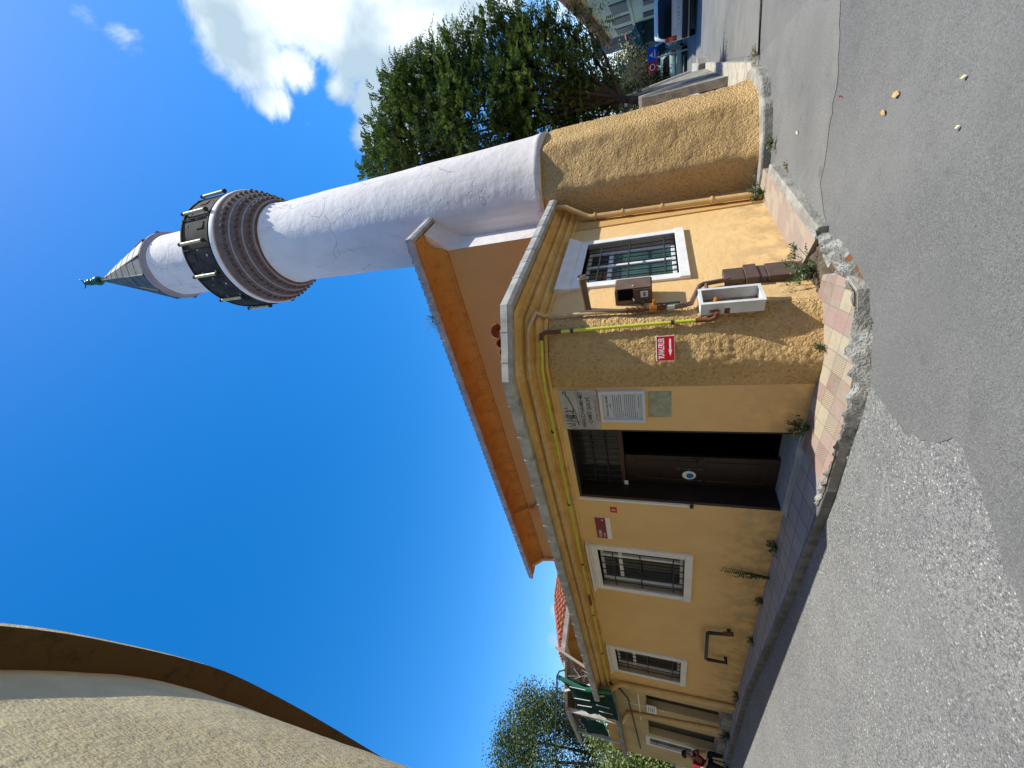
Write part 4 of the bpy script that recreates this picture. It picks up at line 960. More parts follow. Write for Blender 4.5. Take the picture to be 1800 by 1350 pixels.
# TURBE sign: dark red with white strip
t_ = sign('tomb_sign', 'dark red rectangular sign with white lower strip between the doorway and the first front window', 'sign', F, 2.80, 3.345, 2.318, 2.558, .001, .012, M['signwhite'])
obj('face', MB().fbox(F,2.803,3.342,2.392,2.555,.0135,.0150), M['maroon'], t_)
text_mesh('lettering', 'TÜRBE', M['signwhite'], t_, F(3.225,2.50,.0155), EX_F, UP, .05, .19, bold=.01)
text_mesh('lettering', 'TOMB', M['signwhite'], t_, F(3.25,2.43,.0155), EX_F, UP, .026, .12, bold=.004)
obj('emblem', disc(MB(), F, 2.86, 2.44, .0152, .014, .014, .0008, 14), M['signwhite'], t_)
t_ = sign('house_number_plate', 'tiny red number plate beside the doorway, right of the dark red sign', 'number plate', F, 2.53, 2.655, 2.195, 2.295, .001, .008, M['red'])
text_mesh('lettering', '1', M['signwhite'], t_, F(2.592,2.245,.0095), EX_F, UP, .055, .018, bold=.02)
# thin white conduit at the doorway
t_ = thing('cable_conduit', 'thin white cable conduit running down beside the doorway to a black end', 'conduit', F(2.36,1.2,.012))
obj('conduit', MB().fbox(F,2.345,2.375,1.20,2.74,.001,.022), M['pvc'], t_)
obj('switch', MB().fbox(F,2.335,2.385,1.15,1.198,.001,.035), M['iron'], t_, bevel=.004)
tag(obj('door_sticker', MB().fbox(F, 2.20, 2.29, 2.02, 2.075, -.245, -.243), M['signwhite']), 'small white sticker at the upper edge of the door frame', 'sticker')
# U shaped iron bracket
t_ = thing('wall_rail', 'dark U shaped metal pipe fixed low on the shaded wall between the front windows', 'bracket', F(6.4,.45,0))
obj('rail', MB().tube([F(5.79,.47,.0), F(5.79,.47,.09), F(5.80,.78,.11), F(5.84,.82,.11), F(6.9,.80,.11), F(6.94,.76,.11), F(6.96,.44,.10), F(6.96,.44,.0)], .03, 10), M['iron'], t_, smooth=True)
obj('fitting', MB().tube([F(5.79,.40,.07), F(5.79,.56,.09)], .04, 8), M['rust'], t_, smooth=True)

# ================================================================== FAR RANGE (lodge) WITH TERRACE
lodge = thing('courtyard_lodge', 'low beige range with two door recesses and a roofed terrace at the far left', 'building', F(9.8,0,0))
dA = (fs(1133,1221,-.02)[0], fs(1150,1241,-.02)[0]+.15, .30, 2.03); dB = (fs(1137,1265,-.02)[0], fs(1150,1285,-.02)[0]+.35, .28, 2.03)
w4 = (fs(1133,1290,-.02)[0]+.0, fs(1228,1329,-.02)[0]+.1, .72, 2.14)
def FL(u, z, o=0.0): return F(u, z, o-.02)
lw = MB(); wall_holes(lw, FL, SL+.002, 15.75, -.05, 2.80, [dA, dB, inner(w4)], depth=.22)
lw.quad(FL(15.75,-.05,0),FL(15.75,-.05,-3),FL(15.75,2.8,-3),FL(15.75,2.8,0))
obj('wall', lw, material('beige_lodge_plaster', (.60,.46,.26), .9, (.5,.38,.2), 1.2, .5, bump=.2, bscale=40, extra=wall_extra(.5,.6)), lodge)
for q in (dA, dB):
    dd = obj('door', MB().fbox(FL, q[0]+.02, q[1]-.02, q[2]+.02, q[3]-.02, -.21, -.17), M['door'], lodge)
    obj('doorstep', MB().fbox(FL, q[0]-.05, q[1]+.05, -.02, q[2]-.002, -.30, .12), M['concrete'], lodge, bevel=.01)
window(lodge, FL, *w4, band=.14, bars=5, mull=(.5,), cap=False)
sb_ = MB(); sb_.fbox(FL, SL, 15.85, 2.801, 2.93, -3, .14); obj('terrace_slab', sb_, M['concrete'], lodge, bevel=.01)
obj('terrace_parapet', MB().fbox(FL, SL+.15, 15.75, 2.932, 3.25, -.12, .02), M['hall'], lodge)
post = []
for (px, py), (qx, qy) in (((998,1249),(1095,1275)), ((1019.5,1286.7),(1120.5,1313.5))):
    u = (fs(px,py,.02)[0]+fs(qx,qy,.02)[0])/2
    obj('post', MB().fbox(F, u-.05, u+.05, 2.9, 4.45, -.06, .04), M['gutter'], lodge)
B4 = fs(993,1245,0)[0]; Z4 = 4.48
sA = fs(992.6,1157,-.96); 
obj('roof_beam', MB().tube([F(sA[0],Z4,-.96), F(B4,Z4,.0)], .055, 6), M['gutter'], lodge)
obj('terrace_gutter', MB().fbox(F, B4, B4+3.25, 4.38, 4.50, -.05, .07), M['gutter'], lodge)
cp = MB(); cp.add([F(B4,4.52,.1),F(B4+3.25,4.46,.1),F(B4+3.25,4.8,-2.6),F(sA[0],4.8,-2.6),F(sA[0],4.52,-.96)], [(0,1,2,3,4)]); co_ = obj('terrace_roof', cp, material('brown_roof_sheet', (.14,.09,.07), .8), lodge)
bm_ = MB()
for k in range(1, 4): bm_.tube([F(sA[0]+.9*k,4.42,-1.0+.25*k), F(sA[0]+.9*k+.2,4.70,-2.3)], .03, 5)
for a_, b2_ in (((10.6,3.25,-.2),(11.9,4.4,-.2)), ((9.9,4.45,-.6),(10.1,2.95,-.1)), ((11.6,4.4,-.3),(12.9,3.5,-.1))): bm_.tube([F(*a_), F(*b2_)], .035, 5)
obj('terrace_framing', bm_, material('pale_timber', (.42,.38,.31), .9), lodge)
tw = MB(); rg = random.Random(8)
for k in range(16):
    u = sA[0]+.05+k*.075; tw.tube([F(u,3.0,-.9+.03*k), F(u+.02,Z4-.05,-.9+.03*k)], .006, 4)
for k in range(12):
    z = 3.1+k*.11; tw.tube([F(sA[0],z,-.9), F(sA[0]+1.25,z,-.4)], .005, 4)
for k in range(8): tw.tube([F(sA[0]+rg.uniform(0,1),rg.uniform(3,4.3),-.85), F(sA[0]+rg.uniform(0,1.2),rg.uniform(3,4.4),-.6)], .008, 4)
tag(obj('trellis', tw, M['gutter']), 'thin wire trellis screen on the terrace beside the green tarpaulin', 'trellis')
# orange wing behind with red tiles
wing = thing('rear_wing', 'orange walled wing with red tiled roof behind the far end of the front range', 'building', F(sA[0]-.3,0,-1.2))
so = sA[0]-.30; oo = -1.25
wv = MB(); p = [F(so,0,oo), F(so,0,oo)+D2*9, F(so,0,oo)+D2*9+D1*5, F(so,0,oo)+D1*5]
wv.prism([tuple(q[:2]) for q in p], 0, 4.42); obj('wall', wv, M['soffit'], wing)
ge = [F(so,0,oo)+D2*9.4, F(so,0,oo), F(so,0,oo)+D1*5]; gn = [N2, miter(N2, N1), N1]
obj('gutter', MB().sweep(ge, gn, [(.22,4.40),(.34,4.40),(.36,4.53),(.22,4.53)], closed=True), M['gutter'], wing)
obj('eave', MB().sweep(ge, gn, [(0,4.42),(.24,4.44),(.24,4.50),(0,4.56)]), M['white'], wing)
tr2 = MB(); cc = F(so,0,oo)+D2*4.5+D1*2.5
for side, (P0, P1, up_) in enumerate(((ge[1]+gn[1]*.30, ge[0]+N2*.30, None), (ge[1]+gn[1]*.30, ge[2]+N1*.30, None))):
    L_ = np.linalg.norm(P1-P0); dd = (P1-P0)/L_; inn = -(N2 if side == 0 else N1); k = 0
    while k*.21 < L_:
        A = P0+dd*(k*.21)
        run = min(2.4, k*.21*1.0+.05)
        if run > .1:
            B = A+inn*run+UP*(run*.42)
            steps = max(1, int(run/.35))
            for j in range(steps):
                a_, b2_ = A+(B-A)*(j/steps), A+(B-A)*((j+1)/steps); tr2.tube([a_+UP*4.56, b2_+UP*4.53], [.085,.068], 6, cap=True)
        k += 1
obj('roof', tr2, M['tile_roof'], wing)
# green tarpaulin
tp = MB(); TN = 26
c00, c10, c11, c01 = [hit(*q_, F(0,0,.30), N1) for q_ in ((981,1190),(1074,1217),(1089,1268),(1012,1246))]
c01 = hit(1016,1247,F(0,0,.12),N1)
for i in range(TN+1):
    for j in range(TN+1):
        a_, b2_ = i/TN, j/TN; P = (c00*(1-a_)+c10*a_)*(1-b2_)+(c01*(1-a_)+c11*a_)*b2_
        sag = -.14*math.sin(math.pi*b2_)*(1-a_)
        P = P+UP*sag+N1*(.10*math.sin(math.pi*a_)*math.sin(math.pi*b2_)+.05*noise.noise(Vector((a_*5, b2_*4, 1))))
        tp.v.append(tuple(P))
for i in range(TN):
    for j in range(TN): a_ = i*(TN+1)+j; tp.f.append((a_, a_+1, a_+TN+2, a_+TN+1))
M['tarp'] = material('green_tarpaulin', (.006,.042,.030), .85, (.005,.032,.024), 3, .6, bump=.2, bscale=10, spec=.08)
ta = thing('green_tarpaulin', 'dark green tarpaulin with pale stitched slits hung over the terrace behind the gutter end', 'tarpaulin', c10)
obj('cloth', tp, M['tarp'], ta, smooth='all')
for (x0, y0), (x1, y1) in (((1001,1207),(1029,1213)), ((1009,1227),(1037,1232)), ((1015,1239),(1040,1243)), ((1048,1239),(1071,1245)), ((1053,1250),(1077,1256))):
    P, Q = hit(x0,y0,F(0,0,.43),N1), hit(x1,y1,F(0,0,.43),N1); obj('slit', MB().tube([P, Q], .007, 4), M['pvc'], ta)
obj('hem', MB().tube([c00, (c00+c10)/2+N1*.1, c10], .05, 8), material('bright_green_hem', (.02,.16,.10), .5), ta, smooth=True)
tp = MB(); e00, e10, e11, e01 = [hit(*q_, F(0,0,.0), N1) for q_ in ((1019.5,1259.8),(1062,1272),(1071,1294),(1032,1287))]
for i in range(9):
    for j in range(9): a_, b2_ = i/8, j/8; P = (e00*(1-a_)+e10*a_)*(1-b2_)+(e01*(1-a_)+e11*a_)*b2_; tp.v.append(tuple(P+N1*.05*noise.noise(Vector((a_*4, b2_*4, 9)))+UP*.03*noise.noise(Vector((b2_*9, 0, a_*9)))))
for i in range(8):
    for j in range(8): a_ = i*9+j; tp.f.append((a_, a_+1, a_+10, a_+9))
tag(obj('terrace_side_sheet', tp, M['tarp'], smooth='all'), 'smaller dark green sheet tied between the two white terrace posts', 'tarpaulin')
ca = F(fs(979,1190,.3)[0], 4.36, .3); cb_ = hit(972,1350,F(0,0,-.5),N1)+D1*1.5
tag(obj('overhead_cable', MB().tube([hit(992,1178,F(0,0,.2),N1), hit(983,1180,F(0,0,.2),N1), hit(979,1188,F(0,0,.3),N1), hit(979,1220,F(0,0,.1),N1), hit(976,1290,F(0,0,-.2),N1), cb_], .018, 6), M['iron'], smooth=True), 'black cable looping from the green tarpaulin across the sky to the left', 'cable')
pipe_c = MB()
tag(obj('hanging_cable', MB().tube([hit(1072,1200,F(0,0,.05),N1), hit(1091,1212,F(0,0,.08),N1), hit(1104,1228,F(0,0,.1),N1), hit(1126,1315,F(0,0,.06),N1)], .022, 6), M['iron'], smooth=True), 'black cable running from the front downpipe along the top of the beige lodge wall', 'cable')
lp = thing('drainpipe', 'thinner beige downpipe between the two door recesses of the far lodge', 'drainpipe', FL(dB[0]-.12,0,.05))
u_t, u_b = fs(1116,1256,.05)[0], fs(1270,1287,.05)[0]
obj('pipe', MB().tube([FL(u_t+.9,2.72,.07), FL(u_t+.05,2.55,.07), FL(u_t,2.45,.05), FL(u_b,.3,.05)], .05, 10), M['beige_pipe'], lp, smooth=True)
obj('collar', MB().tube([FL(u_b,.78,.05), FL(u_b,.82,.05)], .065, 10), M['beige_pipe'], lp)
wb = fs(1141,1243,.04); wc = fs(1153,1257,.04)
t_ = sign('notice_board', 'small white notice board with a grey logo between the downpipe and the lodge doors', 'sign', F, wb[0]-.1, wc[0]-.05, 1.78, 2.02, .02, .02, M['signwhite'])
nb = MB(); um = (wb[0]+wc[0])/2-.08
for k in range(4): nb.fbox(F, um-.18, um+.16+.03*(k%2), 1.83+k*.045, 1.85+k*.045, .0405, .042)
obj('fine_print', nb, material('blue_grey_print', (.12,.16,.24), .5), t_)
tag(obj('white_conduit', MB().fbox(FL, dA[1]+.0, dA[1]+.03, 1.6, 2.6, .001, .02).fbox(FL, dA[0], dA[1]+1.2, 2.2, 2.225, .001, .02), M['pvc']), 'thin white surface conduit branching over the lodge door recess', 'conduit')
wbx = at(1201, 1345, 20.5)
tag(obj('low_white_wall', MB().box((wbx[0]-.9,wbx[1],.0), (1.0,.3,0), (.03,-.1,0), (0,0,1.25)), M['white'], bevel=.01), 'low sunlit white wall beyond the end of the lodge', 'wall')

# ================================================================== NEAR BUILDING ON THE LEFT
KB = 1.4
def nb_pt(px, py): r = ray(px, py); q = O+r*(4.5*KB/r[2]); return np.array([q[0], q[1], 0.0])
out_px = [(0,1100),(100,1110),(212,1132),(320,1156),(400,1180),(480,1220),(560,1264),(640,1312),(676,1334)]
in_px = [(0,1178),(120,1180),(240,1188),(320,1206),(400,1232),(480,1268),(560,1300),(620,1322),(676,1336.5)]
outp = [nb_pt(*q) for q in out_px]; inp = [nb_pt(*q) for q in in_px]
di = (inp[0]-inp[1]); di /= np.linalg.norm(di); inp = [inp[0]+di*3.5]+inp+[inp[-1]+D1*14+np.array([-.1,-.12,0])]
do = (outp[0]-outp[1]); do /= np.linalg.norm(do); outp = [outp[0]+do*3.5]+outp+[outp[-1]+D1*14+np.array([.25,.32,0])]
def resample(p, n):
    p = chaikin(p, 2); L = [0]
    for i in range(1, len(p)): L.append(L[-1]+np.linalg.norm(p[i]-p[i-1]))
    o = []
    for i in range(n+1):
        x = L[-1]*i/n; k = max(q for q in range(len(p)-1) if L[q] <= x+1e-9); t = (x-L[k])/(L[k+1]-L[k]); o.append(p[k]*(1-t)+p[k+1]*t)
    return o
ZE = HCAM+4.5*KB
nbld = thing('neighbour_building', 'beige rendered house with curved wall and dark deep eaves at the near left', 'building', (inp[2][0], inp[2][1], 0))
wi = resample(inp, 90); nwm = MB(); NZ3 = 60
for j in range(NZ3+1):
    z = ZE*j/NZ3
    for q in wi: nwm.v.append((q[0]+.012*noise.noise(Vector((q[0]*3, q[1]*3, z*3))), q[1]+.012*noise.noise(Vector((q[0]*3+9, q[1]*3, z*3))), z))
for j in range(NZ3):
    for i in range(90): a_ = j*91+i; nwm.f.append((a_, a_+1, a_+92, a_+91))
def near_extra(h, col):
    mp = h['t'].nodes.new('ShaderNodeMapping'); mp.inputs['Scale'].default_value = (1,1,.35); h['L'](h['g'].outputs['Position'], mp.inputs['Vector'])
    n = h['noise'](34, 3, .5, mp.outputs[0]); h['height'] = h['math']('ADD', h['math']('MULTIPLY', n, .75), h['math']('MULTIPLY', h['noise'](6, 4, .6), 1.2))
    return h['mixc'](h['math']('MULTIPLY', h['mr'](h['noise'](2.2, 8, .7), .46, .72), .45), col, (.36,.32,.22))
M['near'] = material('beige_combed_render', (.56,.47,.27), .92, (.48,.40,.22), .8, .5, bump=.4, bscale=50, extra=near_extra, bdist=.02, spec=.15)
obj('wall', nwm, M['near'], nbld, smooth='all')
wo = resample(outp, 90); so_ = MB()
for i in range(91): so_.v += [(wi[i][0], wi[i][1], ZE+.0), (wo[i][0], wo[i][1], ZE-.0)]
for i in range(90): so_.f.append((2*i, 2*i+1, 2*i+3, 2*i+2))
def streak(h, col):
    v = h['mr'](h['noise'](3.5, 6, .7), .5, .68); return h['mixc'](h['math']('MULTIPLY', v, .6), col, (.05,.03,.012))
obj('soffit', so_, material('brown_soffit', (.13,.085,.03), .9, extra=streak, bump=.2, bscale=30), nbld)
fa = MB()
for i in range(91): fa.v += [(wo[i][0], wo[i][1], ZE), (wo[i][0], wo[i][1], ZE+.22), (wi[i][0]-.3, wi[i][1]-.2, ZE+.3)]
for i in range(90): fa.f += [(3*i, 3*i+1, 3*i+4, 3*i+3), (3*i+1, 3*i+2, 3*i+5, 3*i+4)]
obj('fascia', fa, M['near'], nbld)

# ================================================================== TREES AND PLANTS
def spray(V, Fc, P, d, up, L, n, lw, ll, droop=.5, rg=RNG):
    """pinnate leaf: pairs of narrow leaflets along a curving stalk"""
    side = d.cross(up); side = side.normalized() if side.length > 1e-4 else Vector((1,0,0)); nrm_ = side.cross(d).normalized()
    for k in range(n):
        t = (k+1)/n; c = P+d*(L*t)-Vector((0,0,1))*(droop*L*t*t)
        for sg in (-1, 1):
            a = (side*sg*1.0+d*.75+nrm_*rg.uniform(-.25,.35)).normalized(); b = a.cross(nrm_).normalized()*lw*(.6+.4*math.sin(math.pi*min(1,t+.15)))
            l = ll*(.65+.5*math.sin(math.pi*min(1,t*.9+.1))); q = len(V)
            V += [c, c+a*l*.45+b, c+a*l, c+a*l*.45-b]; Fc.append((q, q+1, q+2, q+3))
def leaf_obj(name, V, Fc, mat, parent=None):
    mb = MB(); mb.v = [tuple(v) for v in V]; mb.f = Fc; return obj(name, mb, mat, parent, recalc=False)
def tree(name, label, cat, base, clumps, nspr, leaf, mat, bark, group=None, n=7, pinnate=True, branches=True, tr=.16, seed=1):
    """clumps: list of (centre, radius vector); sprays are laid on and inside them and point up and out"""
    rg = random.Random(seed); t = thing(name, label, cat, base, 0, group)
    tb = MB(); b = Vector([float(v) for v in base]); top = sum((Vector(c) for c, r in clumps), Vector())/len(clumps); fork = b+(top-b)*.38+Vector((0,0,0))
    tb.tube([b-Vector((0,0,.3)), b+(fork-b)*.5+Vector((.05,.03,0)), fork], [tr*1.25, tr, tr*.8], 9)
    for c, r in clumps:
        c = Vector(c); mid = fork+(c-fork)*.5+Vector((rg.uniform(-.3,.3), rg.uniform(-.3,.3), -.1))
        tb.tube([fork-Vector((0,0,.1)), mid, c], [tr*.5, tr*.3, tr*.12], 6)
        for _ in range(3): e = c+Vector((rg.uniform(-1,1)*r[0]*.8, rg.uniform(-1,1)*r[1]*.8, rg.uniform(-.3,.9)*r[2])); tb.tube([mid+(c-mid)*.6, e], [tr*.14, tr*.04], 5)
    obj('trunk', tb, bark, t, smooth='all')
    V, Fc = [], []; wts = [r[0]*r[1]*r[2] for c, r in clumps]; wts = [max(w, .9*max(wts)**.25*0+w) for w in wts]; W_ = sum(w**.8 for w in wts)
    for (c, r), w in zip(clumps, wts):
        for _ in range(int(nspr*w**.8/W_)):
            z = rg.uniform(-1,1); a = rg.uniform(0,2*math.pi); s_ = math.sqrt(1-z*z); rr_ = rg.random()**.35
            rr_ *= .82+.42*noise.noise(Vector((a*1.2, z*2.5, c[0])))
            n_ = Vector((s_*math.cos(a), s_*math.sin(a), z)); P = Vector(c)+Vector((n_[0]*r[0], n_[1]*r[1], n_[2]*r[2]))*rr_
            d = (n_*.8+Vector((rg.uniform(-.5,.5), rg.uniform(-.5,.5), rg.uniform(.1,1.1)))).normalized()
            if pinnate: spray(V, Fc, P, d, Vector((rg.uniform(-.3,.3), rg.uniform(-.3,.3), 1)), leaf[0]*rg.uniform(.6,1.25), n, leaf[1], leaf[2], .55, rg)
            else:
                for _k in range(n):
                    q = P+Vector((rg.gauss(0,1), rg.gauss(0,1), rg.gauss(0,1)))*leaf[0]; a1 = Vector((rg.uniform(-1,1), rg.uniform(-1,1), rg.uniform(-.8,.6))).normalized(); b1 = a1.orthogonal().normalized()*leaf[1]
                    k = len(V); V += [q, q+a1*leaf[2]*.5+b1, q+a1*leaf[2], q+a1*leaf[2]*.5-b1]; Fc.append((k, k+1, k+2, k+3))
    leaf_obj('crown', V, Fc, mat, t); return t
def dirpt(az, el, D): return (D*math.sin(rad(az)), D*math.cos(rad(az)), HCAM+D*math.tan(rad(el)))
cl = []
for az, el, D, r in ((34.5,28,14.5,1.9),(39.5,25.5,14.2,1.5),(41.2,21.5,14,1.0),(37,19.5,14,2.0),(41.0,16,13.8,1.05),(41.3,11.8,13.9,.8),(38.5,12,13.4,1.6),(34.5,13.5,14,1.6),(40.0,7.6,13.4,.6),(36.8,6.8,13.6,1.0),(33.8,7.2,14.2,1.2),(31,24,15.5,2.0),(35.0,3.2,13.8,.75),(33.5,32.2,14.8,.8),(41.6,25.3,14.2,.8)):
    cl.append((dirpt(az, el, D), (r, r, r*.92)))
for px_, py_, r_ in ((1030,45,.4),(985,42,.45),(930,40,.5),(880,25,.5),(845,62,.4),(800,72,.5),(762,98,.4),(738,116,.4),(705,136,.4),(693,172,.4),(677,214,.4),(664,254,.4),(655,300,.35),(900,30,.4),(1060,95,.35)):
    q_ = at(px_, py_, 13.8); cl.append((tuple(q_), (r_, r_, r_*1.3)))
tb_ = dirpt(31.3, 0, 12.4)
tree('street_tree', 'large dark green tree with feathery leaves behind the minaret and the prayer hall', 'tree', (tb_[0], tb_[1], gz(tb_[0], tb_[1])), cl, 11500, (.40,.024,.115), M['leaf_r'], M['bark'], seed=5, tr=.10)
cl = [(dirpt(az, el, D), (r, r, r)) for az, el, D, r in ((-40.8,14.0,27,1.4),(-41.8,12.6,27,1.9),(-43.6,15,28,1.6),(-45.5,15.2,28,1.6),(-40.2,9.5,28,1.5),(-42.2,8.3,29,1.6),(-46.5,11,27,1.7),(-44.8,7,29,1.4),(-39.6,11.5,26.5,.8),(-48.5,13.5,28,2.0))]
tb_ = dirpt(-43, 0, 28)
tree('courtyard_tree', 'airy olive green tree behind the terrace at the far left', 'tree', (tb_[0], tb_[1], 0), cl, 3400, (.20,.03,.11), M['leaf_l'], M['bark'], n=13, pinnate=False, seed=9, tr=.22)
cl = [(dirpt(az, el, D), (r, r, r*.8)) for az, el, D, r in ((-42.2,4.4,23,1.0),(-43.6,2.6,22,1.2),(-42.4,1.2,22,.9),(-44.5,5,24,1.1),(-45.5,2,22,1.2),(-41.6,6.6,25,.9),(-43.4,.0,21.5,.9))]
tb_ = dirpt(-43.5, 0, 22.5)
tree('garden_shrub', 'pale yellow green shrub below the terrace roof at the far left', 'shrub', (tb_[0], tb_[1], 0), cl, 1300, (.22,.035,.12), M['leaf_b'], M['bark'], n=9, pinnate=False, seed=10, tr=.08)
cl = [(dirpt(az, el, D), (r, r, r)) for az, el, D, r in ((38.6,1.7,33,.9),(37.2,2.4,34,1.3),(35.8,3.0,34,1.5),(37.6,.8,33,.8),(36.4,.8,33,1.0))]
tb_ = dirpt(37, 0, 34)
tree('roadside_tree', 'small light green tree in the distance left of the parked cars', 'tree', (tb_[0], tb_[1], -.4), cl, 600, (.25,.05,.18), M['leaf_l'], M['bark'], n=8, pinnate=False, seed=12, tr=.1)
cl = [(dirpt(az, el, D), (r, r, r*.7)) for az, el, D, r in ((36.4,.6,31,1.0),(35.4,1.6,30,1.2),(34.4,2.4,29,1.2),(36.2,1.7,31,.8),(34.6,.2,29.5,1.1),(37.2,-.5,32,.5),(33.6,2.5,28,1.0),(35.6,-.2,30,.9))]
tb_ = dirpt(35.2, 0, 30)
M['hedge'] = leafmat('dull_hedge_leaves', (.03,.032,.016), (.065,.055,.03), (.09,.11,.03), .9)
tree('garden_hedge', 'dull brownish hedge rising behind the pale green car', 'hedge', (tb_[0], tb_[1], -.14), cl, 1500, (.2,.03,.11), M['hedge'], M['bark'], n=10, pinnate=False, seed=14, tr=.05)

def weed(label, P, n, h, spread, mat, seed, tall=False, name='weed', out=None):
    rg = random.Random(seed); V, Fc = [], []; P = Vector([float(v) for v in P]); ov = Vector([float(v) for v in (out if out is not None else (0,0,0))])
    for _ in range(n):
        d = Vector((rg.gauss(0,1)*spread, rg.gauss(0,1)*spread, rg.uniform(.5,1.1)*h))+ov*rg.random()
        L = d.length; d.normalize(); k = max(4, int(L/.035))
        for j in range(k):
            t = (j+1)/k; c = P+d*L*t-Vector((0,0,1))*(.25*L*t*t*(0 if tall else 1))
            for _s in range(2):
                a = Vector((rg.uniform(-1,1), rg.uniform(-1,1), rg.uniform(-.1,.8))).normalized(); b = a.orthogonal().normalized()*.009; l = rg.uniform(.025,.05)*(1.1-.5*t); q = len(V)
                V += [c, c+a*l*.5+b, c+a*l, c+a*l*.5-b]; Fc.append((q,q+1,q+2,q+3))
        q = len(V); s2 = d.orthogonal().normalized()*.0025; V += [P-s2, P+s2, P+d*L*.9+s2, P+d*L*.9-s2]; Fc.append((q,q+1,q+2,q+3))
    o = leaf_obj(name, V, Fc, mat); return tag(o, label, 'weed')
weed('green weed tuft at the foot of the drainpipe beside the minaret foot', S(2.75,.09,.12), 34, .26, .11, M['weed'], 1)
weed('leafy weed trailing over the ground at the foot of the brown duct', S(.38,.05,.16), 22, .36, .10, M['weed'], 2, out=-D2*.12)
weed('small pale weed between the brown duct and the side pavement tiles', S(.95,.05,.08), 14, .13, .07, M['weed'], 3)
weed('little weed at the foot of the rough lit corner', K(.12,.09,.07), 10, .12, .05, M['weed'], 4)
weed('dark green weed growing by the right side of the doorstep', F(.78,.08,.10), 24, .24, .07, M['weed'], 5)
weed('bushy green weed at the wall foot between the doorstep and the first front window', F(3.02,.08,.07), 16, .17, .07, M['weed'], 6)
weed('tall thin weed standing against the shaded wall under the first front window', F(3.80,.06,.07), 12, .62, .035, M['weed'], 7, tall=True)
weed('low weed on the shaded pavement under the far edge of the first front window', F(4.55,.06,.06), 14, .17, .06, M['weed'], 8)
weed('small weed at the wall foot below the U shaped iron bracket', F(5.9,.05,.06), 12, .16, .06, M['weed'], 9)
weed('weed clump at the wall foot before the far downpipe', F(8.6,.05,.06), 18, .2, .08, M['weed'], 10)
weed('dense weeds at the foot of the far lodge between its two door recesses', F(11.0,.05,.15), 30, .30, .14, M['weed'], 11)
weed('dry yellow weed at the joint beyond the foot of the minaret', np.array([4.93,7.0,.02]), 16, .14, .10, M['weed_dry'], 12)
gp_ = ground(1360,250,.03); weed('green tuft on the black footing below the lit face of the minaret foot', gp_, 16, .11, .06, M['weed'], 13)
gp_ = ground(1385,296,.0); weed('single dry sprig lying on the road near the side kerb', gp_, 4, .05, .05, M['weed_dry'], 14)
gt = AX+np.array([.45,-.45,3.52]); weed('dry brown tuft growing on the shoulder of the minaret foot', AX+np.array([.75,-.35,3.45]), 20, .20, .08, M['weed_dry'], 15)
gp_ = H(fs(735,505,-2.5)[0]-1.0, HZ+.02, .30); weed('ivy like tuft growing on the gutter of the prayer hall close to the minaret', H(1.1,HZ,.44), 16, .20, .12, M['weed'], 16, out=D1*.25)
def dry_leaf(px, py, L, label, mat, rot=0):
    P = ground(px, py, .012); c, s_ = math.cos(rot), math.sin(rot); ex, ey = np.array([c,s_,0])*L, np.array([-s_,c,0])*L*.28
    mb = MB(); mb.add([P, P+ex*.3+ey+UP*.012, P+ex*.7+ey*.8+UP*.02, P+ex+UP*.008, P+ex*.7-ey*.8+UP*.016, P+ex*.3-ey+UP*.010], [(0,1,2,3,4,5)])
    tag(obj('dry_leaf', mb, mat, recalc=False), label, 'leaf')
ml = material('dry_leaf_tan', (.50,.33,.15), .8); ml2 = material('dry_leaf_pale', (.62,.58,.35), .8); ml3 = material('dry_leaf_red', (.25,.03,.03), .8)
dry_leaf(1581,165,.075,'tan dry leaf on the dark asphalt, the farther of the two curled ones', ml, .9)
dry_leaf(1556,202,.06,'tan curled dry leaf on the dark asphalt with a thin stalk beside it', ml, .3)
dry_leaf(1700,132,.032,'small pale yellow leaf alone on the dark asphalt', ml2, 1.2)
dry_leaf(1480,170,.03,'tiny dark red leaf on the smooth road strip', ml3, .4)
dry_leaf(1403,236,.06,'pale crumpled leaf on the smooth road near the side kerb', ml2, .2)
dry_leaf(1688,220,.03,'thin whitish leaf curl on the dark asphalt', ml2, 1.6)

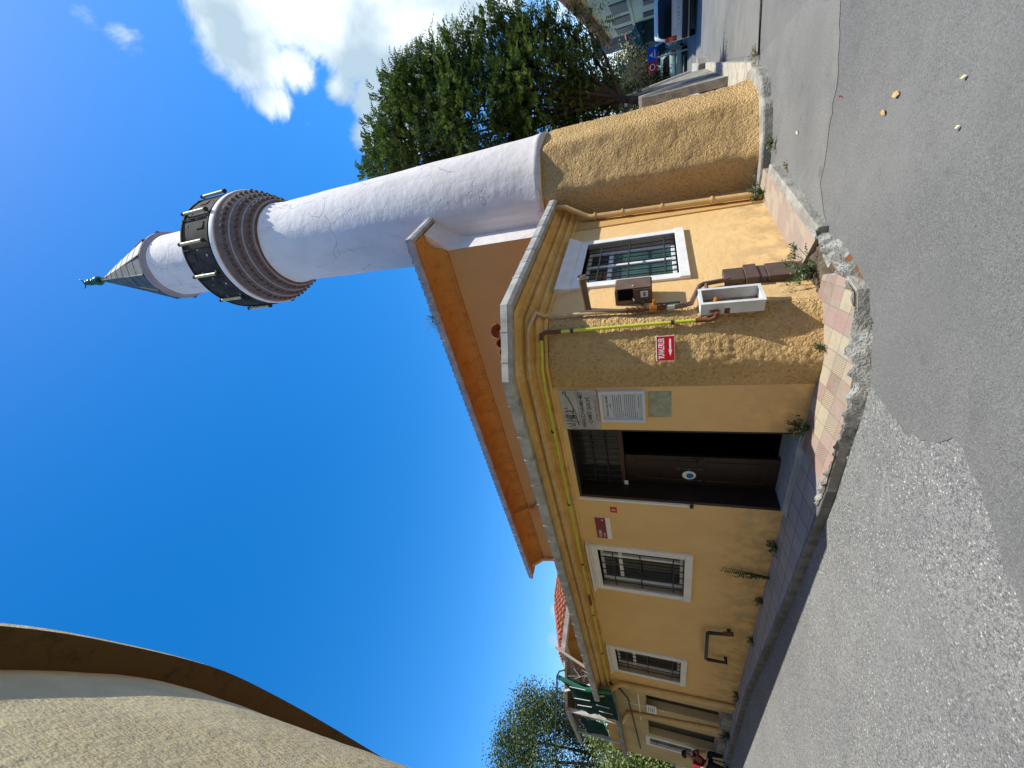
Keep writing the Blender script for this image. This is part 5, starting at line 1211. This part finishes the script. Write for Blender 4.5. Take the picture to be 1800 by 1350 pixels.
# ================================================================== STREET TO THE RIGHT
def body_loft(prof, W_, tuck=.78, nx=2):
    """car body: side outline (y, z, belt?) lofted over stations of width with tumblehome"""
    zs = [p[1] for p in prof]; zb = 1.0
    mb = MB(); N_ = len(prof)
    def half(z, f): return f*(W_/2)*(1-max(0, (z-zb['belt'])/(zb['top']-zb['belt']))*(1-tuck)) if isinstance(zb, dict) else f*W_/2
    return mb
def car(name, label, cat, base, heading, L, Wd, Hh, belt, paint, plate, hatch=True, tall=False, group='vehicles parked along the street'):
    """rear view car: local x across, y forward, z up"""
    t = thing(name, label, cat, base, -heading, group)
    tw_ = .80 if tall else .72
    if tall: side = [(.06,.28),(.0,.45),(.02,.95),(.10,1.25),(.28,Hh-.12),(.45,Hh-.02),(1.0,Hh),(2.6,Hh-.02),(3.3,belt+.15),(L-.15,belt-.12),(L,.6),(L-.05,.28)]
    else: side = [(.08,.28),(.0,.45),(.02,.75),(.10,belt-.04),(.22,belt),(.62,Hh-.1),(.95,Hh-.01),(1.5,Hh),(2.3,Hh-.06),(3.0,belt+.03),(L-.2,belt-.2),(L,.55),(L-.05,.28)]
    xs = [-1,-.96,-.86,-.6,0,.6,.86,.96,1]; mb = MB()
    for x in xs:
        for (y, z) in side:
            k = max(0, (z-belt)/(Hh-belt)); hw_ = Wd/2*(1-k*(1-tw_)); e = abs(x)
            inset = .0 if e < .9 else (.06 if e > .99 else .02); bow = .05*(1-e*e) if y < L/2 else -.08*(1-e*e)
            yy = y-bow*(1 if y < .8 else (1 if y > L-.6 else 0))+(inset if y < .8 else (-inset if y > L-.6 else 0)); zz = z-(.03 if e > .99 and z > Hh-.2 else (.012 if e > .9 and z > Hh-.2 else 0))
            mb.v.append((x*hw_, yy, zz))
    m_ = len(side)
    for i in range(len(xs)-1):
        for j in range(m_): mb.f.append((i*m_+j, i*m_+(j+1)%m_, (i+1)*m_+(j+1)%m_, (i+1)*m_+j))
    mb.f.append(tuple(range(m_))); mb.f.append(tuple((len(xs)-1)*m_+j for j in range(m_-1,-1,-1)))
    body = obj('body', mb, paint, t, local=True, smooth=True)
    # rear window, following the raked tail
    z0_, z1_ = belt+.03, Hh-(.14 if tall else .11)
    def ysurf(z):
        for (ya, za), (yb, zb2) in zip(side, side[1:]):
            if za <= z <= zb2 and ya < 1.2: return ya+(yb-ya)*(z-za)/(zb2-za)
        return .3
    w = MB(); nn = 10; zz = [z0_+(z1_-z0_)*i/nn for i in range(nn+1)]
    for z in zz:
        k = max(0, (z-belt)/(Hh-belt)); hw_ = Wd/2*(1-k*(1-tw_))-(.10 if tall else .13); hw_ -= .05*max(0, 1-min(z-z0_, z1_-z)/.08)
        for x in (-1,-.5,0,.5,1): w.v.append((x*hw_, ysurf(z)-.05*(1-(x*.85)**2)-.012, z))
    for i in range(nn):
        for j in range(4): a_ = i*5+j; w.f.append((a_, a_+1, a_+6, a_+5))
    obj('rear_window', w, M['car_glass'], t, local=True, smooth='all')
    for sx in (-1, 1):
        s_ = MB(); q = lambda y, z: (sx*(Wd/2*(1-max(0,(z-belt)/(Hh-belt))*(1-tw_))+.004), y, z)
        s_.add([q(.75,belt+.04), q(2.9,belt+.04), q(2.35,Hh-.13), q(.95,Hh-.13)], [(0,1,2,3)]); obj('side_window', s_, M['car_glass'], t, local=True)
        lt = MB(); lz0, lz1 = (belt-.18, belt+.28) if tall else (belt-.28, belt-.06)
        lt.box((sx*(Wd/2-.20) if sx > 0 else -Wd/2+.02, -.015, lz0), (.18,0,0), (0,.10,0), (0,0,lz1-lz0)); obj('tail_light', lt, M['tail'], t, local=True, bevel=.02)
        if tall:
            obj('indicator', MB().box((sx*(Wd/2-.19) if sx > 0 else -Wd/2+.03, -.022, lz0+.16), (.16,0,0), (0,.04,0), (0,0,.14)), M['amber'], t, local=True, bevel=.012)
        mr_ = MB().sphere((sx*(Wd/2+.09), 2.75, belt+.08), .09, 8, 6, (1,.5,.8)); obj('wing_mirror', mr_, paint, t, local=True, smooth='all')
        for y in (.78, L-.85):
            wh = obj('wheel', MB().tube([(sx*(Wd/2-.20), y, .31), (sx*(Wd/2-.0), y, .31)], .31, 20), M['tyre'], t, local=True, bevel=.02)
            obj('rim', MB().tube([(sx*(Wd/2-.01), y, .31), (sx*(Wd/2+.004), y, .31)], .19, 14), M['gutter'], wh, local=True)
    obj('bumper', MB().box((-Wd/2+.02, -.09, .34), (Wd-.04,0,0), (0,.16,0), (0,0,.24 if not tall else .22)), M['bump'] if tall else paint, t, local=True, bevel=.04)
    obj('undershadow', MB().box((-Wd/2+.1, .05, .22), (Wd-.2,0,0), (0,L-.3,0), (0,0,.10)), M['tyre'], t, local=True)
    pz = belt-.30 if tall else .62
    pl_ = obj('number_plate', MB().box((-.26, -.075 if not tall else -.05, pz), (.52,0,0), (0,.02,0), (0,0,.11)), M['signwhite'], t, local=True)
    c = bpy.data.curves.new('pl', 'FONT'); c.body = plate; c.size = 1; c.align_x = 'CENTER'; c.align_y = 'CENTER'; tt = bpy.data.objects.new('pl', c); COL.objects.link(tt); bpy.context.view_layer.update()
    me = bpy.data.meshes.new_from_object(tt.evaluated_get(bpy.context.evaluated_depsgraph_get())); bpy.data.objects.remove(tt)
    w0 = max(v.co.x for v in me.vertices)-min(v.co.x for v in me.vertices); k = .44/w0
    for v in me.vertices: v.co = (v.co.x*k, (-.078 if not tall else -.053), pz+.055+v.co.y*k*1.1)
    me.materials.clear(); me.materials.append(M['ink']); o = bpy.data.objects.new('plate_lettering', me); COL.objects.link(o); o.parent = pl_
    if tall: 
        obj('high_brake_light', MB().box((-.10, .16, Hh-.17), (.20,0,0), (0,.03,0), (0,0,.035)), M['tail'], t, local=True)
        obj('tailgate_trim', MB().box((-.42, -.052, belt-.14), (.84,0,0), (0,.03,0), (0,0,.05)), M['pvc'], t, local=True, bevel=.01)
    else: obj('bumper_strip', MB().box((-Wd/2+.05, -.1, .60), (Wd-.1,0,0), (0,.02,0), (0,0,.03)), M['tyre'], t, local=True)
    return t
M['car_glass'] = material('tinted_car_glass', (.010,.012,.015), .18, spec=.25)
M['tail'] = material('red_tail_lamp', (.45,.01,.01), .2, spec=.6); M['amber'] = material('orange_lamp', (.85,.16,.03), .2, spec=.6)
M['tyre'] = material('tyre_rubber', (.02,.02,.02), .9); M['bump'] = material('dark_bumper', (.03,.03,.032), .7)
def paint(name, c):
    m_ = material(name, c, .4, spec=.35); m_.node_tree.nodes['Principled BSDF'].inputs['Coat Weight'].default_value = .15; return m_
HEAD = rad(41)
vl = ground(1222, 74); 
vD = 23.0; vp = at(1222, 30, vD); vx = 0
lf_ = np.array([vD*math.sin(rad(38.15)), vD*math.cos(rad(38.15)), 0]); rt2 = np.array([math.cos(HEAD), -math.sin(HEAD), 0])
vb = lf_+rt2*.88; car('parked_van', 'silver grey van with dark rear window and red lamps, nearest of the parked vehicles', 'van', (vb[0], vb[1], gz(vb[0], vb[1])), HEAD, 4.2, 1.72, 1.62, .93, paint('silver_paint', (.62,.60,.55)), '34 ZDP 28', tall=True)
lf_ = np.array([30*math.sin(rad(34.3)), 30*math.cos(rad(34.3)), 0]); vb = lf_+rt2*.86
car('parked_car', 'pale green saloon car parked beyond the silver van', 'car', (vb[0], vb[1], gz(vb[0], vb[1])), HEAD, 4.1, 1.70, 1.36, .90, paint('pale_green_paint', (.26,.38,.35)), '34 TR 2467')
vb = np.array([37*math.sin(rad(37.4)), 37*math.cos(rad(37.4)), 0])
car('parked_car', 'light blue car half hidden behind the pale green saloon', 'car', (vb[0], vb[1], gz(vb[0], vb[1])), HEAD, 4.0, 1.7, 1.75, .95, paint('light_blue_paint', (.40,.52,.56)), '34 BK 913')
# garden parapets sloping up beside the hall
def parapet(label, b1_, D1_, z1_, b2_, D2_, z2_, th=.16, hgt=.5):
    P = np.array([D1_*math.sin(rad(b1_)), D1_*math.cos(rad(b1_)), 0]); Q = np.array([D2_*math.sin(rad(b2_)), D2_*math.cos(rad(b2_)), 0])
    d = (Q-P)/np.linalg.norm(Q-P); n_ = np.array([-d[1], d[0], 0])*th; t = thing('garden_parapet', label, 'parapet', P, 0, 'sloping garden parapets')
    obj('wall', MB().add([P-UP*.3, Q-UP*.3, Q+UP*z2_, P+UP*z1_, P+n_-UP*.3, Q+n_-UP*.3, Q+n_+UP*z2_, P+n_+UP*z1_], [(0,1,2,3),(7,6,5,4),(0,3,7,4),(1,5,6,2)]), M['concrete'], t)
    c0 = P+UP*z1_-n_*.3; c1 = Q+UP*z2_-n_*.3; obj('coping', MB().box(c0, c1-c0, n_*1.6, UP*.07), M['white'], t, bevel=.01)
parapet('white capped sloping parapet next to the pale green car', 34.7, 17.0, .32, 33.8, 13.2, 2.15)
parapet('shorter white capped parapet right behind the minaret foot', 33.9, 14.2, .35, 33.2, 11.2, 1.75)
for i, (bz, D, l) in enumerate(((36.4,17.6,.8),(35.2,16.8,.8),(34.0,16.0,.8))):
    P = np.array([D*math.sin(rad(bz)), D*math.cos(rad(bz)), 0]); z = gz(P[0], P[1])
    tag(obj('kerb_block', MB().box((P[0], P[1], z), (-.62,-.5,0), (-.16,.2,0), (0,0,.32)), M['concrete'], bevel=.02), ('pale concrete block at the end of the sidewalk nearest the van', 'pale concrete block at the end of the sidewalk, the middle one', 'pale concrete block at the end of the sidewalk beside the parapet')[i], 'block', 'concrete blocks closing the sidewalk')
# street sign
P = at(1146, 104, 29); t_ = thing('street_sign', 'blue and red street sign board on a pole beyond the parked cars', 'sign', (P[0], P[1], gz(P[0], P[1])))
sx_ = np.array([math.cos(rad(37)), -math.sin(rad(37)), 0]); sz = P[2]; n_ = np.array([-math.sin(rad(37)), -math.cos(rad(37)), 0])
A = P-sx_*.62-UP*.25
obj('pole', MB().tube([(P[0],P[1],-.6), (P[0],P[1],sz+.35)], .04, 8), M['gutter'], t_)
obj('blue_panel', MB().box(A+sx_*.50+n_*.05, sx_*.62, UP*.46, n_*.02), material('blue_sign', (.01,.06,.45), .4), t_)
obj('red_panel', MB().box(A+sx_*.04+n_*.05, sx_*.455, UP*.46, n_*.02), material('red_sign', (.45,.01,.03), .4), t_)
fs_ = lambda u, z, o=0: A+sx_*u+UP*z+n_*(.072+o)
obj('symbol', MB().add([fs_(.68,.18),fs_(.80,.38),fs_(.90,.18),fs_(.80,.23)], [(0,1,2,3)]).box(fs_(.64,.08), sx_*.36, UP*.04, n_*.004), M['signwhite'], t_)
rg_ = MB(); rg_.tube([fs_(.26+.13*math.cos(q*math.pi/8), .23+.13*math.sin(q*math.pi/8), .004) for q in range(17)], .02, 5); obj('ring_symbol', rg_, M['signwhite'], t_)
# timber house
h1 = np.array([30*math.sin(rad(43.8)), 30*math.cos(rad(43.8)), 0]); h2 = np.array([52*math.sin(rad(40.0)), 52*math.cos(rad(40.0)), 0])
hd = (h2-h1)/np.linalg.norm(h2-h1); h0 = h1-hd*8; hn_ = np.array([-hd[1], hd[0], 0]); hn_ = hn_ if hn_@(-h1) > 0 else -hn_; hl = np.linalg.norm(h2-h0)
ths = thing('timber_house', 'cream timber house with dark shuttered windows and red tiled eaves down the street', 'house', h1)
def HH(u, z, o=0.0): return h0+hd*u+hn_*o+UP*z
M['clap'] = material('cream_clapboard', (.58,.52,.34), .85, (.50,.45,.29), 1.5, .5)
ze = 5.0
obj('wall', MB().prism([tuple(HH(0,0,0)[:2]), tuple(HH(hl,0,0)[:2]), tuple(HH(hl,0,-8)[:2]), tuple(HH(0,0,-8)[:2])], -1.5, ze), M['clap'], ths)
obj('eave', MB().add([HH(-.5,ze,-.1),HH(hl+.4,ze,-.1),HH(hl+.4,ze,.6),HH(-.5,ze,.6),HH(-.5,ze+.12,-.1),HH(hl+.4,ze+.12,-.1),HH(hl+.4,ze+.12,.6),HH(-.5,ze+.12,.6)], [(0,1,2,3),(4,5,6,7),(0,1,5,4),(2,3,7,6),(1,2,6,5),(3,0,4,7)]), M['tile_roof'], ths)
tr3 = MB(); u = -.5
while u < hl+.4: tr3.tube([HH(u,ze+.16,.62), HH(u,ze+1.35,-2.6)], .13, 6); u += .27
obj('roof', tr3, M['tile_roof'], ths)
def hu(px, py): X = hit(px, py, h0, hn_); return (X-h0)@hd, X[2]
for (x0, y0), (x1, y1), nm in (((1071,3),(1108,22),0),((1073,28),(1112,40),0),((1081,46),(1115,56),0),((1130,-4),(1155,5),1),((1130,18),(1155,26),1),((1070,-22),(1105,-8),0),((1130,36),(1155,42),1)):
    ua, za = hu(x0, (y0+y1)/2+.0); ub_, zb2 = hu(x1, (y0+y1)/2); u0_, _z = hu((x0+x1)/2, max(y0,y1)+.0); u1_, _z2 = hu((x0+x1)/2, min(y0,y1))
    lo, hi = sorted((u0_, u1_)); zl, zh = sorted((za, zb2)); lo, hi = lo+.25*(hi-lo)*0, hi
    w_ = obj('window', MB().fbox(HH, lo, hi, zl, zh, .01, .06), material('green_window_frame', (.03,.05,.04), .6), ths)
    obj('pane', MB().fbox(HH, lo+.08*(hi-lo), hi-.08*(hi-lo), zl+.08, (zl+zh)/2-.03, .061, .07).fbox(HH, lo+.08*(hi-lo), hi-.08*(hi-lo), (zl+zh)/2+.03, zh-.08, .061, .07), material('dark_shutter', (.02,.03,.028), .6), w_)
obj('belt_course', MB().fbox(HH, 0, hl, 2.55, 2.75, .002, .10), M['clap'], ths)
# grey houses beyond
gm_ = material('grey_house_render', (.16,.15,.16), .9, (.12,.115,.12), .6, .5)
def block(name, label, az0, az1, D, ztop, depth, mat, gable=None, wins=0):
    a_ = np.array([D*math.sin(rad(az0)), D*math.cos(rad(az0)), 0]); b2_ = np.array([(D*1.12)*math.sin(rad(az1)), (D*1.12)*math.cos(rad(az1)), 0]); d = (b2_-a_)/np.linalg.norm(b2_-a_); n_ = np.array([-d[1], d[0], 0]); n_ = n_ if n_@a_ > 0 else -n_
    t = thing(name, label, 'house', a_); L_ = np.linalg.norm(b2_-a_); fr = lambda u, z, o=0: a_+d*u-n_*o+UP*z
    obj('wall', MB().prism([tuple(q[:2]) for q in (a_, b2_, b2_+n_*depth, a_+n_*depth)], -2, ztop), mat, t)
    rf_ = MB(); r0, r1 = a_+n_*depth*.5, b2_+n_*depth*.5; gh = gable or 1.0
    e_ = [fr(-.3,ztop,.3), fr(L_+.3,ztop,.3), b2_+d*.3+n_*(depth+.3)+UP*ztop, a_-d*.3+n_*(depth+.3)+UP*ztop, r0-d*.3+UP*(ztop+gh), r1+d*.3+UP*(ztop+gh)]
    rf_.add(e_, [(0,1,5,4),(1,2,5),(2,3,4,5),(3,0,4),(3,2,1,0)]); obj('roof', rf_, M['tile_roof'] if gable else mat, t)
    for k in range(wins):
        for z in (ztop-1.6, ztop-4.2):
            u = L_*(k+.5)/wins; w = obj('window', MB().fbox(fr, u-.5, u+.5, z-.7, z+.7, .01, .06), M['clap'], t); obj('pane', MB().fbox(fr, u-.42, u+.42, z-.62, z+.62, .061, .07), M['glass'], w)
block('grey_house', 'tall plain grey house rising above the red tiles of the timber house', 45.5, 38.8, 62, 8.3, 10, gm_, wins=0)
block('brown_grey_house', 'low brown grey house at the end of the street past the timber house', 39.6, 37.6, 58, 3.7, 10, material('brown_grey_render', (.17,.14,.135), .9, (.10,.085,.08), .8, .6), gable=.9, wins=2)
block('dark_shopfront', 'dark green shop front low behind the street sign', 38.8, 36.9, 46, 1.95, 5, material('dark_green_shop', (.02,.05,.055), .7), wins=0)
# hidden trees closing the horizon
hz = MB(); rg = random.Random(3); V, Fc = [], []
for _ in range(2600):
    az = rad(rg.choice((rg.uniform(33,39), rg.uniform(-50,-38), rg.uniform(-60,62)))); D = rg.uniform(70,95); z = rg.random()**1.3*4.2-1; P = Vector((D*math.sin(az), D*math.cos(az), z))
    for _k in range(5):
        q = P+Vector((rg.gauss(0,.7), rg.gauss(0,.7), rg.gauss(0,.5))); a1 = Vector((rg.uniform(-1,1), rg.uniform(-1,1), rg.uniform(-1,1))).normalized(); b1 = a1.orthogonal().normalized()*.4; k = len(V)
        V += [q, q+a1*.5+b1, q+a1, q+a1*.5-b1]; Fc.append((k,k+1,k+2,k+3))
tag(leaf_obj('distant_trees', V, Fc, M['leaf_l']), 'far line of green trees closing the horizon behind the houses', 'trees', kind='stuff')
# street lamp pole far
P = at(1135, 128, 40); t_ = thing('street_lamp', 'thin grey street lamp pole among the distant trees', 'street lamp', (P[0], P[1], -.5))
obj('pole', MB().tube([(P[0],P[1],-.5),(P[0],P[1],2.9),(P[0]+.3,P[1]-.2,3.1)], .035, 6), M['gutter'], t_)
obj('lamp_head', MB().sphere((P[0]+.35,P[1]-.25,3.08), .14, 8, 5, (1.6,1,.5)), M['gutter'], t_, smooth='all')

# ================================================================== PERSON seated at the far end of the lodge
def skin(name, pts, edges, mat, parent, root=0, sub=1):
    """pts: list of (position, radius) in the figure's own space"""
    me = bpy.data.meshes.new(name); me.from_pydata([p for p, r in pts], edges, []); me.materials.append(mat)
    o = bpy.data.objects.new(name, me); COL.objects.link(o); o.parent = parent
    o.modifiers.new('skin', 'SKIN')
    if not me.skin_vertices: bpy.context.view_layer.update()
    sv = me.skin_vertices[0].data
    for i, (p, r) in enumerate(pts):
        sv[i].radius = (r, r) if not isinstance(r, tuple) else r; sv[i].use_root = (i == root)
    ss_ = o.modifiers.new('sub', 'SUBSURF'); ss_.levels = sub; ss_.render_levels = sub+1
    for p_ in me.polygons: p_.use_smooth = True
    return o
gp_ = ground(1279, 1351); pers = thing('person', 'person in red shirt and dark trousers sitting hunched on a stool by the lodge', 'person', (gp_[0], gp_[1], 0), rad(-20))
pers.scale = (.88,.88,.88)
# own space: +x towards the right of the picture, +y away, z up.  Sitting, facing right, leaning forward
M['skin'] = material('skin', (.42,.24,.16), .6); M['shirt'] = material('red_shirt', (.28,.008,.02), .85, (.2,.006,.015), 8, .5); M['trouser'] = material('dark_trousers', (.012,.014,.022), .9); M['hair'] = material('black_hair', (.012,.010,.009), .7)
body_pts = [((-.20,.0,.50),.11), ((-.14,.0,.68),.115), ((-.04,.0,.86),.13), ((.03,.0,.98),.07), ((.08,.0,1.05),.05), ((.13,.0,1.13),.075), ((.15,.0,1.20),.088), ((.14,.0,1.27),.06),
  ((.0,-.17,.93),.055), ((.08,-.22,.70),.042), ((.27,-.14,.60),.034), ((.33,-.11,.585),.028),
  ((.0,.17,.93),.055), ((.10,.22,.70),.042), ((.28,.13,.62),.034), ((.34,.10,.61),.028),
  ((-.16,-.10,.47),.085), ((.24,-.14,.50),.068), ((.20,-.14,.26),.05), ((.17,-.14,.08),.036), ((.27,-.14,.04),.035),
  ((-.16,.10,.47),.085), ((.26,.12,.50),.068), ((.30,.12,.26),.05), ((.30,.12,.08),.036), ((.41,.12,.04),.035)]
be2 = [(0,1),(1,2),(2,3),(3,4),(4,5),(5,6),(6,7),(2,8),(8,9),(9,10),(10,11),(2,12),(12,13),(13,14),(14,15),(0,16),(16,17),(17,18),(18,19),(19,20),(0,21),(21,22),(22,23),(23,24),(24,25)]
bod = skin('body', body_pts, be2, M['skin'], pers)
for base_, sy in (((.33,-.11,.585), -1), ((.34,.10,.61), 1)):
    for k, (dy, l) in enumerate(((-.027,.062),(-.009,.07),(.009,.067),(.026,.055))):
        b0 = Vector(base_)+Vector((.03, dy, 0)); skin('finger', [(tuple(b0),.009), (tuple(b0+Vector((l*.5,0,-.005))),.008), (tuple(b0+Vector((l*.85,0,-.03))),.007)], [(0,1),(1,2)], M['skin'], bod)
    b0 = Vector(base_)+Vector((.0, -sy*.03, .01)); skin('thumb', [(tuple(b0),.011), (tuple(b0+Vector((.035,-sy*.02,.005))),.009), (tuple(b0+Vector((.06,-sy*.015,-.005))),.008)], [(0,1),(1,2)], M['skin'], bod)
skin('shirt', [((-.21,.0,.50),.135), ((-.15,.0,.68),.14), ((-.04,.0,.88),.15), ((.01,.0,.97),.09), ((.0,-.18,.93),.078), ((.06,-.225,.76),.062), ((.0,.18,.93),.078), ((.08,.225,.76),.062)], [(0,1),(1,2),(2,3),(2,4),(4,5),(2,6),(6,7)], M['shirt'], pers)
skin('trousers', [((-.20,.0,.49),.14), ((-.14,-.10,.47),.105), ((.25,-.14,.50),.085), ((.20,-.14,.26),.066), ((.17,-.14,.11),.055), ((-.14,.10,.47),.105), ((.27,.12,.50),.085), ((.30,.12,.26),.066), ((.30,.12,.11),.055)], [(0,1),(1,2),(2,3),(3,4),(0,5),(5,6),(6,7),(7,8)], M['trouser'], pers)
hb_ = MB().sphere((.125,0,1.225), .105, 14, 10, (1,.92,.95)); hr = obj('hair', hb_, M['hair'], pers, local=True, smooth='all')
fc = MB(); fc.sphere((.235,0,1.175), .018, 8, 5, (1.1,.8,1.2)); fc.sphere((.15,-.088,1.17), .02, 8, 5, (.7,.4,1.1)).sphere((.15,.088,1.17), .02, 8, 5, (.7,.4,1.1)); obj('nose_and_ears', fc, M['skin'], bod, local=True, smooth='all')
ey = MB(); ey.sphere((.222,-.03,1.195), .008, 6, 4).sphere((.222,.03,1.195), .008, 6, 4).box((.222,-.022,1.13),(.006,0,0),(0,.044,0),(0,0,.006)); obj('eyes_and_mouth', ey, M['ink'], bod, local=True)
for y_, x_ in ((-.14,.17), (.12,.30)):
    obj('shoe', MB().sphere((x_+.07, y_, .045), .06, 10, 6, (2.1,.8,.75)), M['tyre'], pers, local=True, smooth='all')
sto = thing('stool', 'small dark stool under the person in the red shirt', 'stool', (gp_[0], gp_[1], 0), rad(-20))
obj('seat', MB().box((-.36,-.17,.36),(.34,0,0),(0,.34,0),(0,0,.04)), M['brown_duct'], sto, local=True, bevel=.01)
for x_ in (-.34,-.06):
    for y_ in (-.15,.15): obj('leg', MB().tube([(x_,y_,.36),(x_,y_,.0)], .015, 8), M['brown_duct'], sto, local=True)

# ================================================================== ADDED UNSEEN HOUSES (put behind and beside the viewpoint to cut open-sky light)
def sky_block_house(label, P, Q, depth, h, col):
    P, Q = np.array([*P, 0.0]), np.array([*Q, 0.0]); d = (Q-P)/np.linalg.norm(Q-P); n_ = np.array([-d[1], d[0], 0])
    t = thing('added_sky_blocker', label, 'house', P); L_ = np.linalg.norm(Q-P); mt = material('sky_blocker_render', col, .9, tuple(c*.8 for c in col), 1.2, .5)
    obj('wall', MB().prism([tuple(q[:2]) for q in (P, Q, Q+n_*depth, P+n_*depth)], -.5, h), mt, t)
    r0, r1 = P+n_*depth*.5+UP*(h+1.6), Q+n_*depth*.5+UP*(h+1.6)
    obj('roof', MB().add([P-n_*.4+UP*h, Q-n_*.4+UP*h, Q+n_*(depth+.4)+UP*h, P+n_*(depth+.4)+UP*h, r0, r1], [(0,1,5,4),(1,2,5),(2,3,4,5),(3,0,4),(3,2,1,0)]), M['tile_roof'], t)
    fr = lambda u, z, o=0: P+d*u-n_*o+UP*z
    k = int(L_/2.6)
    for i in range(k):
        for z in (1.6, 4.6):
            if z+1.2 < h: u = L_*(i+.5)/k; w = obj('window', MB().fbox(fr, u-.5, u+.5, z-.7, z+.8, .0, .05), M['white'], t); obj('pane', MB().fbox(fr, u-.42, u+.42, z-.62, z+.72, .051, .06), M['glass'], w)
sky_block_house('unseen ochre house added behind the viewpoint to cut sky light', (8.5,-6.5), (-6.5,-5.0), 8, 8.5, (.45,.33,.18))
sky_block_house('unseen grey rendered house added behind and left of the viewpoint to block open sky', (-7.5,-5.5), (-9.0,-1.5), 8, 7.5, (.40,.38,.34))
sky_block_house('unseen tall brick coloured house added on the right to lessen sky light', (19.5,7.0), (12.5,-5.5), 8, 9.0, (.36,.22,.15))
